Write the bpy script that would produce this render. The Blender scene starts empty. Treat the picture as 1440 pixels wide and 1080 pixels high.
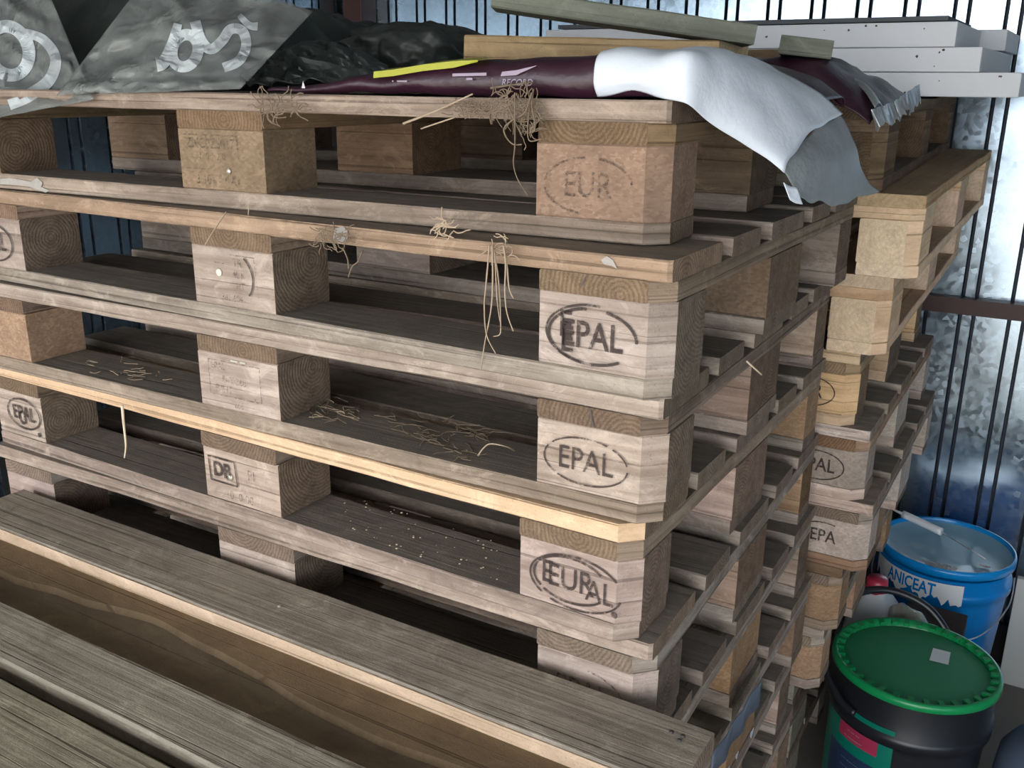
import bpy, bmesh, math, random
from mathutils import Vector, Matrix, noise, Euler

random.seed(7)
C = bpy.context.scene.collection
sc = bpy.context.scene

# ------------------------------------------------------------------ camera
F = 1337.459
CAM = Vector((0.3628, -0.9183, 0.1582))
YAW, PIT, ROL = -0.5321458, -0.3050932, 0.0100991
_f = Vector((math.sin(YAW)*math.cos(PIT), math.cos(YAW)*math.cos(PIT), math.sin(PIT)))
_r = Vector((math.cos(YAW), -math.sin(YAW), 0))
_u = _r.cross(_f)
RT = math.cos(ROL)*_r + math.sin(ROL)*_u
UP = -math.sin(ROL)*_r + math.cos(ROL)*_u
cam_d = bpy.data.cameras.new('camera')
cam_d.sensor_width = 36.0
cam_d.lens = F/1440*36
cam_d.clip_start = 0.02
cam = bpy.data.objects.new('camera', cam_d)
m = Matrix((RT, UP, -_f)).transposed().to_4x4()
m.translation = CAM
cam.matrix_world = m
C.objects.link(cam)
sc.camera = cam

def ray(u, v):
    return RT*((u-720)/F) - UP*((v-540)/F) + _f
def at_x(u, v, x):
    d = ray(u, v); return CAM + d*((x-CAM.x)/d.x)
def at_y(u, v, y):
    d = ray(u, v); return CAM + d*((y-CAM.y)/d.y)
def at_z(u, v, z):
    d = ray(u, v); return CAM + d*((z-CAM.z)/d.z)

FLOOR = -1.5925
YW = 2.25          # back wall
XL = -2.25         # left wall
XR = 1.9           # right wall
YF = -2.6          # open front
ZC = 1.15          # ceiling

# ------------------------------------------------------------------ materials
def new_mat(name):
    mt = bpy.data.materials.new(name); mt.use_nodes = True
    nt = mt.node_tree
    b = nt.nodes['Principled BSDF']
    return mt, nt, b
def N(nt, t, **k):
    n = nt.nodes.new(t)
    for a, v in k.items():
        if a in n.inputs.keys(): n.inputs[a].default_value = v
        else: setattr(n, a, v)
    return n
def ramp(nt, fac, stops):
    r = nt.nodes.new('ShaderNodeValToRGB')
    el = r.color_ramp.elements
    while len(el) < len(stops): el.new(0.5)
    for e, (p, c) in zip(el, stops):
        e.position = p; e.color = (*c, 1) if len(c) == 3 else c
    nt.links.new(fac, r.inputs[0])
    return r.outputs[0]
def mix(nt, fac, a, b, mode='MIX'):
    n = nt.nodes.new('ShaderNodeMix'); n.data_type = 'RGBA'; n.blend_type = mode
    for s, v in ((n.inputs[0], fac), (n.inputs[6], a), (n.inputs[7], b)):
        if isinstance(v, (int, float)): s.default_value = v
        elif isinstance(v, (tuple, list)): s.default_value = (*v, 1) if len(v) == 3 else v
        else: nt.links.new(v, s)
    return n.outputs[2]
def math_n(nt, op, a, b=0.0):
    n = nt.nodes.new('ShaderNodeMath'); n.operation = op
    for s, v in ((n.inputs[0], a), (n.inputs[1], b)):
        if isinstance(v, (int, float)): s.default_value = v
        else: nt.links.new(v, s)
    return n.outputs[0]
def uvvec(nt, sx, sy, rnd=13.0):
    uv = nt.nodes.new('ShaderNodeUVMap'); uv.uv_map = 'UVMap'
    oi = nt.nodes.new('ShaderNodeObjectInfo')
    r = math_n(nt, 'MULTIPLY', oi.outputs['Random'], rnd)
    mp = nt.nodes.new('ShaderNodeMapping'); mp.inputs['Scale'].default_value = (sx, sy, 1)
    nt.links.new(uv.outputs[0], mp.inputs['Vector'])
    add = nt.nodes.new('ShaderNodeVectorMath'); add.operation = 'ADD'
    cb = nt.nodes.new('ShaderNodeCombineXYZ')
    for k in range(3): nt.links.new(r, cb.inputs[k])
    nt.links.new(mp.outputs[0], add.inputs[0]); nt.links.new(cb.outputs[0], add.inputs[1])
    return add.outputs[0], oi
def noise_n(nt, vec, scale, detail=4, rough=.6, dist=0.0):
    n = nt.nodes.new('ShaderNodeTexNoise')
    n.inputs['Scale'].default_value = scale; n.inputs['Detail'].default_value = detail
    n.inputs['Roughness'].default_value = rough; n.inputs['Distortion'].default_value = dist
    if vec is not None: nt.links.new(vec, n.inputs['Vector'])
    return n.outputs[0]
def bump(nt, b, h, strength=.3, dist=.002):
    n = nt.nodes.new('ShaderNodeBump'); n.inputs['Strength'].default_value = strength
    n.inputs['Distance'].default_value = dist
    nt.links.new(h, n.inputs['Height']); nt.links.new(n.outputs[0], b.inputs['Normal'])
def dusty(nt, col, amount, dust_col):
    g = nt.nodes.new('ShaderNodeNewGeometry')
    sp = nt.nodes.new('ShaderNodeSeparateXYZ'); nt.links.new(g.outputs['Normal'], sp.inputs[0])
    up = math_n(nt, 'GREATER_THAN', sp.outputs[2], .8)
    tc = nt.nodes.new('ShaderNodeTexCoord')
    nz = noise_n(nt, tc.outputs['Object'], 30, 5, .7)
    k = math_n(nt, 'MULTIPLY', up, math_n(nt, 'MULTIPLY', math_n(nt, 'ADD', nz, .35), amount))
    return mix(nt, k, col, dust_col)

def wood(name, dark, light, grain=70, dust=.75, stain=.5, rough=.85, dust_col=(.128,.125,.113), stainc=(.10,.075,.055)):
    mt, nt, b = new_mat(name)
    v1, oi = uvvec(nt, 2.2, grain)
    v2, _ = uvvec(nt, 5, 14, 7.0)
    v3, _ = uvvec(nt, 1.2, 190, 5.0)
    g = noise_n(nt, v1, 1.0, 5, .65, .6)
    col = ramp(nt, g, [(.25, dark), (.5, [ (a+c)/2 for a, c in zip(dark, light)]), (.75, light)])
    s = noise_n(nt, v2, 1.0, 4, .6, .4)
    sm = ramp(nt, s, [(.42, (0,0,0)), (.75, (1,1,1))])
    col = mix(nt, math_n(nt, 'MULTIPLY', sm, stain), col, stainc)
    ck = noise_n(nt, v3, 1.0, 2, .5, .2)
    cm = ramp(nt, ck, [(.61, (0,0,0)), (.68, (1,1,1))])
    col = mix(nt, math_n(nt, 'MULTIPLY', cm, .55), col, [c*.35 for c in dark])
    v4, _ = uvvec(nt, 16, 26, 9.0)
    bl = noise_n(nt, v4, 1.0, 6, .75, .8)
    col = mix(nt, ramp(nt, bl, [(.30, (.62,.62,.62)), (.48, (0,0,0))]), col, [min(1, c*1.22) for c in light])
    col = mix(nt, ramp(nt, bl, [(.54, (0,0,0)), (.72, (.6,.6,.6))]), col, [c*.72 for c in dark])
    # grey dirt specks
    tc = nt.nodes.new('ShaderNodeTexCoord')
    sp = noise_n(nt, tc.outputs['Object'], 420, 2, .6)
    col = mix(nt, math_n(nt, 'MULTIPLY', ramp(nt, sp, [(.62,(0,0,0)),(.72,(1,1,1))]), .35), col, (.07,.055,.045))
    col = mix(nt, 1.0, col, oi.outputs['Color'], 'MULTIPLY')
    if dust: col = dusty(nt, col, dust, dust_col)
    nt.links.new(col, b.inputs['Base Color'])
    b.inputs['Roughness'].default_value = rough
    b.inputs['Specular IOR Level'].default_value = .25
    h = math_n(nt, 'SUBTRACT', math_n(nt, 'ADD', g, math_n(nt, 'MULTIPLY', sp, .25)), math_n(nt, 'MULTIPLY', cm, .5))
    bump(nt, b, h, .75, .0022)
    return mt
def endgrain(name, dark, light, scale=42):
    mt, nt, b = new_mat(name)
    uv = nt.nodes.new('ShaderNodeUVMap'); uv.uv_map = 'UVMap'
    oi = nt.nodes.new('ShaderNodeObjectInfo')
    off = nt.nodes.new('ShaderNodeCombineXYZ')
    nt.links.new(math_n(nt, 'MULTIPLY', math_n(nt, 'SUBTRACT', oi.outputs['Random'], .5), .10), off.inputs[0])
    nt.links.new(math_n(nt, 'MULTIPLY', math_n(nt, 'SUBTRACT', oi.outputs['Random'], .6), .07), off.inputs[1])
    add = nt.nodes.new('ShaderNodeVectorMath'); nt.links.new(uv.outputs[0], add.inputs[0]); nt.links.new(off.outputs[0], add.inputs[1])
    w = nt.nodes.new('ShaderNodeTexWave'); w.wave_type = 'RINGS'; w.rings_direction = 'SPHERICAL'
    w.inputs['Scale'].default_value = scale; w.inputs['Distortion'].default_value = 3.2
    w.inputs['Detail'].default_value = 3; w.inputs['Detail Scale'].default_value = 1.2
    nt.links.new(add.outputs[0], w.inputs['Vector'])
    tc = nt.nodes.new('ShaderNodeTexCoord')
    nz = noise_n(nt, tc.outputs['Object'], 45, 5, .7)
    fz = noise_n(nt, tc.outputs['Object'], 420, 3, .7)
    mid = [(p+q)/2 for p, q in zip(dark, light)]
    col = ramp(nt, w.outputs[0], [(.1, [p*.45+q*.55 for p, q in zip(dark, mid)]), (.85, [p*.5+q*.5 for p, q in zip(light, mid)])])
    col = mix(nt, ramp(nt, nz, [(.35, (0,0,0)), (.7, (.75,.75,.75))]), col, [c*.62 for c in dark])
    col = mix(nt, math_n(nt, 'MULTIPLY', ramp(nt, fz, [(.5,(0,0,0)),(.7,(1,1,1))]), .45), col, [c*1.25 for c in light])
    col = mix(nt, 1.0, col, oi.outputs['Color'], 'MULTIPLY')
    nt.links.new(col, b.inputs['Base Color']); b.inputs['Roughness'].default_value = .9
    b.inputs['Specular IOR Level'].default_value = .2
    bump(nt, b, math_n(nt, 'ADD', math_n(nt, 'MULTIPLY', w.outputs[0], .5), math_n(nt, 'ADD', nz, fz)), .5, .0012)
    return mt
def chip(name, cols):
    mt, nt, b = new_mat(name)
    v, oi = uvvec(nt, 210, 330)
    vo = nt.nodes.new('ShaderNodeTexVoronoi'); vo.inputs['Scale'].default_value = 1.0
    nt.links.new(v, vo.inputs['Vector'])
    bw = nt.nodes.new('ShaderNodeRGBToBW'); nt.links.new(vo.outputs['Color'], bw.inputs[0])
    col = ramp(nt, bw.outputs[0], [(.1, [p*.4+q*.6 for p, q in zip(cols[0], cols[1])]), (.5, cols[1]), (.9, [p*.4+q*.6 for p, q in zip(cols[2], cols[1])])])
    tc = nt.nodes.new('ShaderNodeTexCoord')
    nz = noise_n(nt, tc.outputs['Object'], 25, 5, .65)
    col = mix(nt, math_n(nt, 'MULTIPLY', ramp(nt, nz, [(.4,(0,0,0)),(.7,(1,1,1))]), .55), col, [c*.5 for c in cols[1]])
    col = mix(nt, 1.0, col, oi.outputs['Color'], 'MULTIPLY')
    nt.links.new(col, b.inputs['Base Color']); b.inputs['Roughness'].default_value = .9
    b.inputs['Specular IOR Level'].default_value = .2
    bump(nt, b, math_n(nt, 'ADD', bw.outputs[0], nz), .6, .002)
    return mt
def plain(name, col, rough=.5, metal=0.0, var=.0, nscale=20, bmp=0.0, spec=.5):
    mt, nt, b = new_mat(name)
    b.inputs['Roughness'].default_value = rough; b.inputs['Metallic'].default_value = metal
    b.inputs['Specular IOR Level'].default_value = spec
    tc = nt.nodes.new('ShaderNodeTexCoord')
    nz = noise_n(nt, tc.outputs['Object'], nscale, 5, .6)
    c = mix(nt, math_n(nt, 'MULTIPLY', nz, var), col, [x*.35 for x in col]) if var else None
    if c is not None: nt.links.new(c, b.inputs['Base Color'])
    else: b.inputs['Base Color'].default_value = (*col, 1)
    if bmp: bump(nt, b, nz, bmp, .01)
    return mt

M = {}
M['old'] = wood('weathered_wood', (.185,.142,.112), (.49,.415,.355), stain=.55)
M['brownwood'] = wood('brown_wood', (.20,.145,.10), (.42,.33,.245), stain=.55)
M['pink'] = wood('pale_wood', (.30,.222,.178), (.635,.525,.455), stain=.45)
M['pine'] = wood('fresh_pine', (.58,.40,.245), (.80,.595,.405), grain=40, dust=.55, stain=.12, dust_col=(.2,.17,.13))
M['end'] = endgrain('end_grain', (.15,.105,.075), (.34,.265,.205), 62)
M['endpine'] = endgrain('pine_end_grain', (.66,.51,.34), (.78,.63,.45), 36)
M['chip'] = chip('pressed_chip', [(.19,.125,.085), (.345,.25,.18), (.52,.415,.31)])
M['chipgrey'] = chip('pale_pressed_chip', [(.25,.21,.17), (.50,.43,.37), (.66,.60,.53)])
M['deck'] = wood('grey_decking', (.195,.165,.13), (.46,.405,.335), grain=120, dust=0, stain=.35, stainc=(.13,.10,.07))
M['under'] = wood('brown_underboard', (.15,.115,.075), (.21,.165,.11), grain=10, dust=0, stain=.6)
M['greenwood'] = wood('greenish_grey_timber', (.20,.20,.155), (.36,.36,.29), grain=50, dust=0, stain=.3)
M['oldbeam'] = wood('ochre_timber', (.26,.17,.09), (.50,.37,.22), grain=40, dust=0, stain=.5)
M['trestle'] = M['brownwood']

def ink():
    mt, nt, b = new_mat('burnt_ink')
    b.inputs['Base Color'].default_value = (.055,.038,.034,1); b.inputs['Roughness'].default_value = .9
    tc = nt.nodes.new('ShaderNodeTexCoord')
    n1 = noise_n(nt, tc.outputs['Object'], 260, 4, .75)
    n2 = noise_n(nt, tc.outputs['Object'], 38, 2, .6)
    a = ramp(nt, math_n(nt, 'ADD', math_n(nt, 'MULTIPLY', n1, .6), math_n(nt, 'MULTIPLY', n2, .5)), [(.40, (0,0,0)), (.56, (1,1,1))])
    nt.links.new(math_n(nt, 'MULTIPLY', a, .9), b.inputs['Alpha'])
    return mt
def ink_faint():
    mt, nt, b = new_mat('faded_ink')
    b.inputs['Base Color'].default_value = (.09,.065,.055,1); b.inputs['Roughness'].default_value = .9
    tc = nt.nodes.new('ShaderNodeTexCoord')
    n1 = noise_n(nt, tc.outputs['Object'], 190, 4, .75)
    a = ramp(nt, n1, [(.42, (0,0,0)), (.60, (1,1,1))])
    nt.links.new(math_n(nt, 'MULTIPLY', a, .7), b.inputs['Alpha'])
    return mt
M['ink'] = ink(); M['faint'] = ink_faint()

def galv(name, var_scale, tint=(.57,.71,.84)):
    mt, nt, b = new_mat(name)
    tc = nt.nodes.new('ShaderNodeTexCoord')
    vo = nt.nodes.new('ShaderNodeTexVoronoi'); vo.inputs['Scale'].default_value = 70
    nt.links.new(tc.outputs['Object'], vo.inputs['Vector'])
    bw = nt.nodes.new('ShaderNodeRGBToBW'); nt.links.new(vo.outputs['Color'], bw.inputs[0])
    nz = noise_n(nt, tc.outputs['Object'], 2.3, 4, .6)
    col = ramp(nt, math_n(nt, 'ADD', math_n(nt, 'MULTIPLY', bw.outputs[0], .35), math_n(nt, 'MULTIPLY', nz, .7)),
               [(.25, [c*.72 for c in tint]), (.8, tint)])
    nt.links.new(col, b.inputs['Base Color'])
    b.inputs['Metallic'].default_value = .92
    rr = ramp(nt, math_n(nt, 'ADD', math_n(nt, 'MULTIPLY', bw.outputs[0], .5), math_n(nt, 'MULTIPLY', nz, .5)), [(.2, (.13,)*3), (.8, (.30,)*3)])
    nt.links.new(rr, b.inputs['Roughness'])
    lo = noise_n(nt, tc.outputs['Object'], var_scale, 2, .5)
    bump(nt, b, math_n(nt, 'ADD', lo, math_n(nt, 'MULTIPLY', bw.outputs[0], .003)), .35, .04)
    return mt
M['galv'] = galv('galvanised_sheet', 1.6)
M['galv_shade'] = galv('shaded_galvanised_sheet', 1.2, (.25,.295,.325))  # same sheet, colour darkened to paint the shade behind the stacks
M['seam'] = plain('shaded_sheet_seam', (.040,.062,.095), .5, .2, .4)  # dark colour stands for the shade inside the grooves
M['smear'] = plain('pale_smear', (.46,.43,.39), .8, 0, .6, 120)
M['rail'] = plain('brown_painted_steel', (.075,.035,.03), .5, 0, .5)
M['floor'] = plain('packed_earth', (.27,.24,.21), .95, 0, .7, 6, .4)
M['yard'] = plain('pale_concrete', (.36,.345,.32), .9, 0, .3, 2)
M['roof'] = plain('roof_sheet', (.34,.35,.36), .5, .4, .2)
M['foam'] = plain('white_polystyrene', (.78,.80,.83), .8, 0, .05, 60, .1)
M['foamspeck'] = plain('dark_specks', (.09,.08,.075), .9)
M['slab'] = plain('dark_board', (.10,.11,.12), .7, 0, .3)
M['tarp'] = plain('black_green_tarpaulin', (.034,.043,.040), .38, 0, .4, 9, .5)
M['sackdark'] = plain('dark_sack', (.035,.043,.038), .45, 0, .4, 14, .5)
M['maroon'] = plain('maroon_sack_film', (.036,.010,.022), .36, 0, .55, 16, .35)
M['whitebag'] = plain('white_sack_film', (.66,.72,.80), .42, 0, .06, 14, .35)
M['greybag'] = plain('grey_sack_lining', (.27,.30,.31), .5, 0, .45, 40, .3)
M['foil'] = plain('silver_film', (.42,.44,.45), .3, .55, .5, 50, .6)
M['yellow'] = plain('yellow_print', (.36,.37,.028), .4)
M['whiteprint'] = plain('white_print', (.62,.60,.68), .45)
M['greyprint'] = plain('grey_print', (.30,.24,.32), .45)
M['straw'] = plain('dry_straw', (.48,.37,.26), .8, 0, .6, 90)
M['root'] = plain('dry_roots', (.22,.165,.11), .85, 0, .6, 90)
M['splint'] = plain('wood_splinter', (.80,.66,.48), .75)
M['nail'] = plain('worn_nail', (.62,.58,.5), .4, .6)
M['plug'] = plain('pale_plug', (.85,.82,.66), .5)
M['blue'] = plain('blue_plastic', (.0,.25,.72), .25, 0, .1)
M['bluerim'] = plain('blue_rim_plastic', (.004,.27,.70), .22)
M['lidfilm'] = plain('milky_blue_lid', (.26,.47,.60), .12, 0, .25, 7, .06)
M['white'] = plain('white_plastic', (.88,.89,.90), .4)
M['wire'] = plain('thin_steel', (.6,.62,.64), .3, .8)
M['splash'] = plain('dried_white_paint', (.80,.80,.80), .7, 0, .2, 60, .4)
M['bucket'] = plain('black_plastic', (.014,.015,.02), .36, 0, .2)
M['green'] = plain('green_plastic', (.006,.28,.085), .3, 0, .1)
M['greenlid'] = plain('dusty_green_plastic', (.03,.27,.13), .5, 0, .45, 9)
M['labelgreen'] = plain('green_label', (.0,.17,.115), .4)
M['labelred'] = plain('crimson_label', (.36,.03,.08), .4)
M['labelnavy'] = plain('navy_label', (.018,.035,.085), .4)
M['sticker'] = plain('white_sticker', (.84,.90,.92), .5, 0, .15, 80)
M['stickergrey'] = plain('grey_sticker_print', (.33,.42,.46), .5)
M['red'] = plain('red_cap', (.50,.035,.075), .35)
M['canister'] = plain('milky_canister', (.74,.77,.79), .4, 0, .12)
M['bluegrey'] = plain('blue_grey_film', (.085,.115,.17), .42, 0, .5, 12, .4)
M['stripfilm'] = plain('slate_blue_strip', (.13,.16,.215), .4, 0, .3)
M['heart'] = plain('white_hearts', (.62,.66,.74), .5)
M['box'] = plain('dark_brown_card', (.07,.045,.035), .8, 0, .4)
M['panel'] = plain('off_white_panel', (.66,.65,.60), .6, 0, .1)
M['beam'] = plain('dark_sill_beam', (.045,.033,.03), .8, 0, .4)

def film(name, col, alpha, rough=.22):
    mt, nt, b = new_mat(name)
    b.inputs['Base Color'].default_value = (*col, 1); b.inputs['Roughness'].default_value = rough
    tc = nt.nodes.new('ShaderNodeTexCoord')
    nz = noise_n(nt, tc.outputs['Object'], 7, 4, .6, .5)
    a = ramp(nt, nz, [(.3, (alpha*.6,)*3), (.75, (min(1, alpha*1.4),)*3)])
    nt.links.new(a, b.inputs['Alpha'])
    bump(nt, b, nz, .8, .04)
    return mt
M['film'] = film('clear_film', (.27,.29,.28), .5)
M['filmclear'] = film('crumpled_clear_film', (.5,.56,.58), .35, .12)
M['filmprint'] = film('white_film_print', (.60,.66,.68), .70, .4)
M['bottle'] = film('cloudy_bottle', (.62,.64,.56), .75, .2)

# ------------------------------------------------------------------ mesh helpers
def link(name, me, mat=None, parent=None, loc=None):
    o = bpy.data.objects.new(name, me)
    C.objects.link(o)
    if mat is not None:
        for x in (mat if isinstance(mat, (list, tuple)) else [mat]): me.materials.append(x)
    if parent is not None: o.parent = parent
    if loc is not None: o.location = loc
    return o
def mesh(verts, faces, name='m', smooth=False):
    me = bpy.data.meshes.new(name); me.from_pydata([tuple(v) for v in verts], [], faces); me.update()
    if smooth:
        for p in me.polygons: p.use_smooth = True
    return me
def tag(o, label=None, cat=None, group=None, kind=None):
    if label: o['label'] = label
    if cat: o['category'] = cat
    if group: o['group'] = group
    if kind: o['kind'] = kind
    return o
def thing(name, label, cat, loc=(0,0,0), rot=(0,0,0), group=None):
    o = bpy.data.objects.new(name, None); o.empty_display_size = .05
    C.objects.link(o); o.location = loc; o.rotation_euler = rot
    return tag(o, label, cat, group)
def join(parts):
    vs, fs = [], []
    for v, f in parts:
        k = len(vs); vs += list(v); fs += [[i+k for i in q] for q in f]
    return vs, fs
def box_vf(x0, x1, y0, y1, z0, z1):
    v = [(x0,y0,z0),(x1,y0,z0),(x1,y1,z0),(x0,y1,z0),(x0,y0,z1),(x1,y0,z1),(x1,y1,z1),(x0,y1,z1)]
    f = [(0,3,2,1),(4,5,6,7),(0,1,5,4),(1,2,6,5),(2,3,7,6),(3,0,4,7)]
    return v, f
def box(x0, x1, y0, y1, z0, z1, bev=0.0):
    me = mesh(*box_vf(x0, x1, y0, y1, z0, z1))
    if bev:
        bm = bmesh.new(); bm.from_mesh(me)
        bmesh.ops.bevel(bm, geom=bm.edges[:], offset=bev, segments=2, affect='EDGES', profile=.6)
        bm.to_mesh(me); bm.free()
    return me
def plank(L, W, T, axis='x', ch=(0,0,0,0), jit=.0008, bev=.0018, seed=0, both=False):
    """board swept along its grain. ch = plan chamfers (start low, start high, end low, end high).
    centred on L/W, z from 0 to T. end caps get material slot 1."""
    rnd = random.Random(seed)
    n = max(2, int(L/.06))
    ss = sorted(set([-L/2 + L*k/n for k in range(n+1)] + [-L/2+c for c in ch[:2] if c] + [L/2-c for c in ch[2:] if c]))
    off = [rnd.uniform(0, 50) for _ in range(4)]
    vs, fs = [], []
    for s in ss:
        lo, hi = -W/2, W/2
        d0, d1 = s + L/2, L/2 - s
        if ch[0]: lo += max(0, ch[0]-d0)
        if ch[1]: hi -= max(0, ch[1]-d0)
        if ch[2]: lo += max(0, ch[2]-d1)
        if ch[3]: hi -= max(0, ch[3]-d1)
        j = [jit*noise.noise((s*9 + o, o*1.7, 3.1)) * 2 for o in off]
        lo += j[0]; hi += j[1]; z0 = 0 + j[2]*.3; z1 = T + j[3]*.4
        b = bev
        sec = [(lo+b, z0), (hi-b, z0), (hi, z0+b), (hi, z1-b), (hi-b, z1), (lo+b, z1), (lo, z1-b), (lo, z0+b)]
        for w, z in sec: vs.append((s, w, z) if axis == 'x' else (-w, s, z))
    for k in range(len(ss)-1):
        for q in range(8):
            a, c = k*8+q, k*8+(q+1) % 8
            fs.append((a, a+8, c+8, c))
    fs.append(tuple(range(0, 8))); e = (len(ss)-1)*8
    fs.append(tuple(reversed(range(e, e+8))))
    me = mesh(vs, fs)
    bm = bmesh.new(); bm.from_mesh(me); bmesh.ops.recalc_face_normals(bm, faces=bm.faces[:]); bm.to_mesh(me); bm.free()
    uv = me.uv_layers.new(name='UVMap')
    for p in me.polygons:
        nn = p.normal
        cap = p.index >= len(fs)-2
        if cap: p.material_index = 1
        for li in p.loop_indices:
            v = me.vertices[me.loops[li].vertex_index].co
            s, w = (v.x, v.y) if axis == 'x' else (v.y, -v.x)
            if cap: uv.data[li].uv = (w, v.z - T/2)
            elif abs(nn.z) > .6: uv.data[li].uv = (s, w)
            else: uv.data[li].uv = (s, v.z + .31)
    return me
_cache = {}
def plank_c(*a, **k):
    key = (a, tuple(sorted(k.items())))
    if key not in _cache: _cache[key] = plank(*a, **k)
    return _cache[key]
def put(name, me, mats, parent, loc, tint=(1,1,1)):
    o = bpy.data.objects.new(name, me); C.objects.link(o)
    if not me.materials:
        for x in mats: me.materials.append(x)
    for k, x in enumerate(mats):
        o.material_slots[k].link = 'OBJECT'; o.material_slots[k].material = x
    o.parent = parent; o.location = loc; o.color = (*tint, 1)
    return o
def tube_vf(pts, r0, r1=None, n=6, caps=True):
    r1 = r0 if r1 is None else r1
    pts = [Vector(p) for p in pts]; vs, fs = [], []
    for i, p in enumerate(pts):
        t = (pts[min(i+1, len(pts)-1)] - pts[max(i-1, 0)]).normalized()
        a = t.cross(Vector((.3, .2, .93))); a = a.normalized() if a.length > 1e-4 else Vector((1,0,0))
        b = t.cross(a); r = r0 + (r1-r0)*i/max(1, len(pts)-1)
        for q in range(n):
            w = 2*math.pi*q/n; vs.append(p + a*math.cos(w)*r + b*math.sin(w)*r)
    for i in range(len(pts)-1):
        for q in range(n):
            fs.append((i*n+q, i*n+(q+1) % n, (i+1)*n+(q+1) % n, (i+1)*n+q))
    if caps:
        fs.append(tuple(reversed(range(n)))); fs.append(tuple(range((len(pts)-1)*n, len(pts)*n)))
    return vs, fs
def smooth_path(pts, k=6):
    pts = [Vector(p) for p in pts]; out = []
    for i in range(len(pts)-1):
        p0, p1, p2, p3 = pts[max(i-1,0)], pts[i], pts[i+1], pts[min(i+2, len(pts)-1)]
        for j in range(k):
            t = j/k
            out.append(.5*((2*p1) + (p2-p0)*t + (2*p0-5*p1+4*p2-p3)*t*t + (3*p1-p0-3*p2+p3)*t**3))
    out.append(pts[-1]); return out
def lathe_vf(prof, n=48, cx=0, cy=0):
    vs, fs = [], []
    for r, z in prof:
        for q in range(n):
            w = 2*math.pi*q/n; vs.append((cx + r*math.cos(w), cy + r*math.sin(w), z))
    for i in range(len(prof)-1):
        for q in range(n):
            fs.append((i*n+q, i*n+(q+1) % n, (i+1)*n+(q+1) % n, (i+1)*n+q))
    return vs, fs
def lathe(prof, n=48, smooth=True):
    vs, fs = lathe_vf(prof, n)
    fs.append(tuple(reversed(range(n)))); fs.append(tuple(range((len(prof)-1)*n, len(prof)*n)))
    me = mesh(vs, fs)
    if smooth:
        for p in me.polygons: p.use_smooth = len(p.vertices) == 4
    return me
def grid_vf(fn, nu, nv):
    vs = [fn(i/nu, j/nv) for i in range(nu+1) for j in range(nv+1)]
    fs = [(i*(nv+1)+j, (i+1)*(nv+1)+j, (i+1)*(nv+1)+j+1, i*(nv+1)+j+1) for i in range(nu) for j in range(nv)]
    return vs, fs
def sheet(name, fn, nu, nv, mat, parent=None, thick=.0012, smooth=True):
    me = mesh(*grid_vf(fn, nu, nv), smooth=smooth)
    o = link(name, me, mat, parent)
    md = o.modifiers.new('thickness', 'SOLIDIFY'); md.thickness = thick; md.offset = 0
    return o
def text_me(s, size, bold=0.0, shear=0.0, spacing=1.0):
    cu = bpy.data.curves.new('t', 'FONT'); cu.body = s; cu.size = size
    cu.align_x = 'CENTER'; cu.align_y = 'CENTER'; cu.offset = bold; cu.shear = shear; cu.space_character = spacing
    cu.resolution_u = 4
    o = bpy.data.objects.new('t', cu); C.objects.link(o)
    dg = bpy.context.evaluated_depsgraph_get(); dg.update()
    me = bpy.data.meshes.new_from_object(o.evaluated_get(dg))
    vs = [v.co.copy() for v in me.vertices]; fs = [list(p.vertices) for p in me.polygons]
    bpy.data.objects.remove(o); bpy.data.curves.remove(cu); bpy.data.meshes.remove(me)
    return vs, fs
def ring_vf(a, b, w, n=64, t0=0.0, t1=1.0, cx=0, cy=0, rot=0):
    vs, fs = [], []
    for k in range(n+1):
        t = 2*math.pi*(t0 + (t1-t0)*k/n)
        for s in (-.5, .5):
            x, y = (a+s*w)*math.cos(t), (b+s*w)*math.sin(t)
            vs.append(Vector((cx + x*math.cos(rot)-y*math.sin(rot), cy + x*math.sin(rot)+y*math.cos(rot), 0)))
    fs = [(2*k, 2*k+1, 2*k+3, 2*k+2) for k in range(n)]
    return vs, fs
def bar_vf(x0, y0, x1, y1, w):
    d = Vector((x1-x0, y1-y0, 0)); nrm = Vector((-d.y, d.x, 0)).normalized()*w/2
    a, b = Vector((x0, y0, 0)), Vector((x1, y1, 0))
    return [a-nrm, b-nrm, b+nrm, a+nrm], [(0,1,2,3)]
def shift(vf, dx, dy, sx=1, sy=1, rot=0):
    c, s = math.cos(rot), math.sin(rot)
    return [Vector((v[0]*sx*c - v[1]*sy*s + dx, v[0]*sx*s + v[1]*sy*c + dy, 0)) for v in vf[0]], vf[1]

# ------------------------------------------------------------------ stamps on pallet blocks (drawn in x-z, facing -y)
def stamp(block, vf, mat, name='stamp'):
    vs, fs = vf
    # front face of the block is at y = -W/2 ; centre height T/2
    W, T = block['w'], block['t']
    me = mesh([(v[0], -W/2 - .0022, v[1] + T/2) for v in vs], fs)
    return link(name, me, mat, block)
def epal(letters='EPAL', a=.047, b=.026, w=.0028, size=.036, bold=.0004, rot=0.0, dx=0, dy=0, gap=None):
    sp = text_me(letters, size, bold)
    parts = [shift(sp, dx, dy, .82, 1.0, rot)]
    if gap: parts += [ring_vf(a, b, w, 60, g0, g1, dx, dy, rot) for g0, g1 in gap]
    else: parts.append(ring_vf(a, b, w, 64, 0, 1, dx, dy, rot))
    return join(parts)

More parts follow.
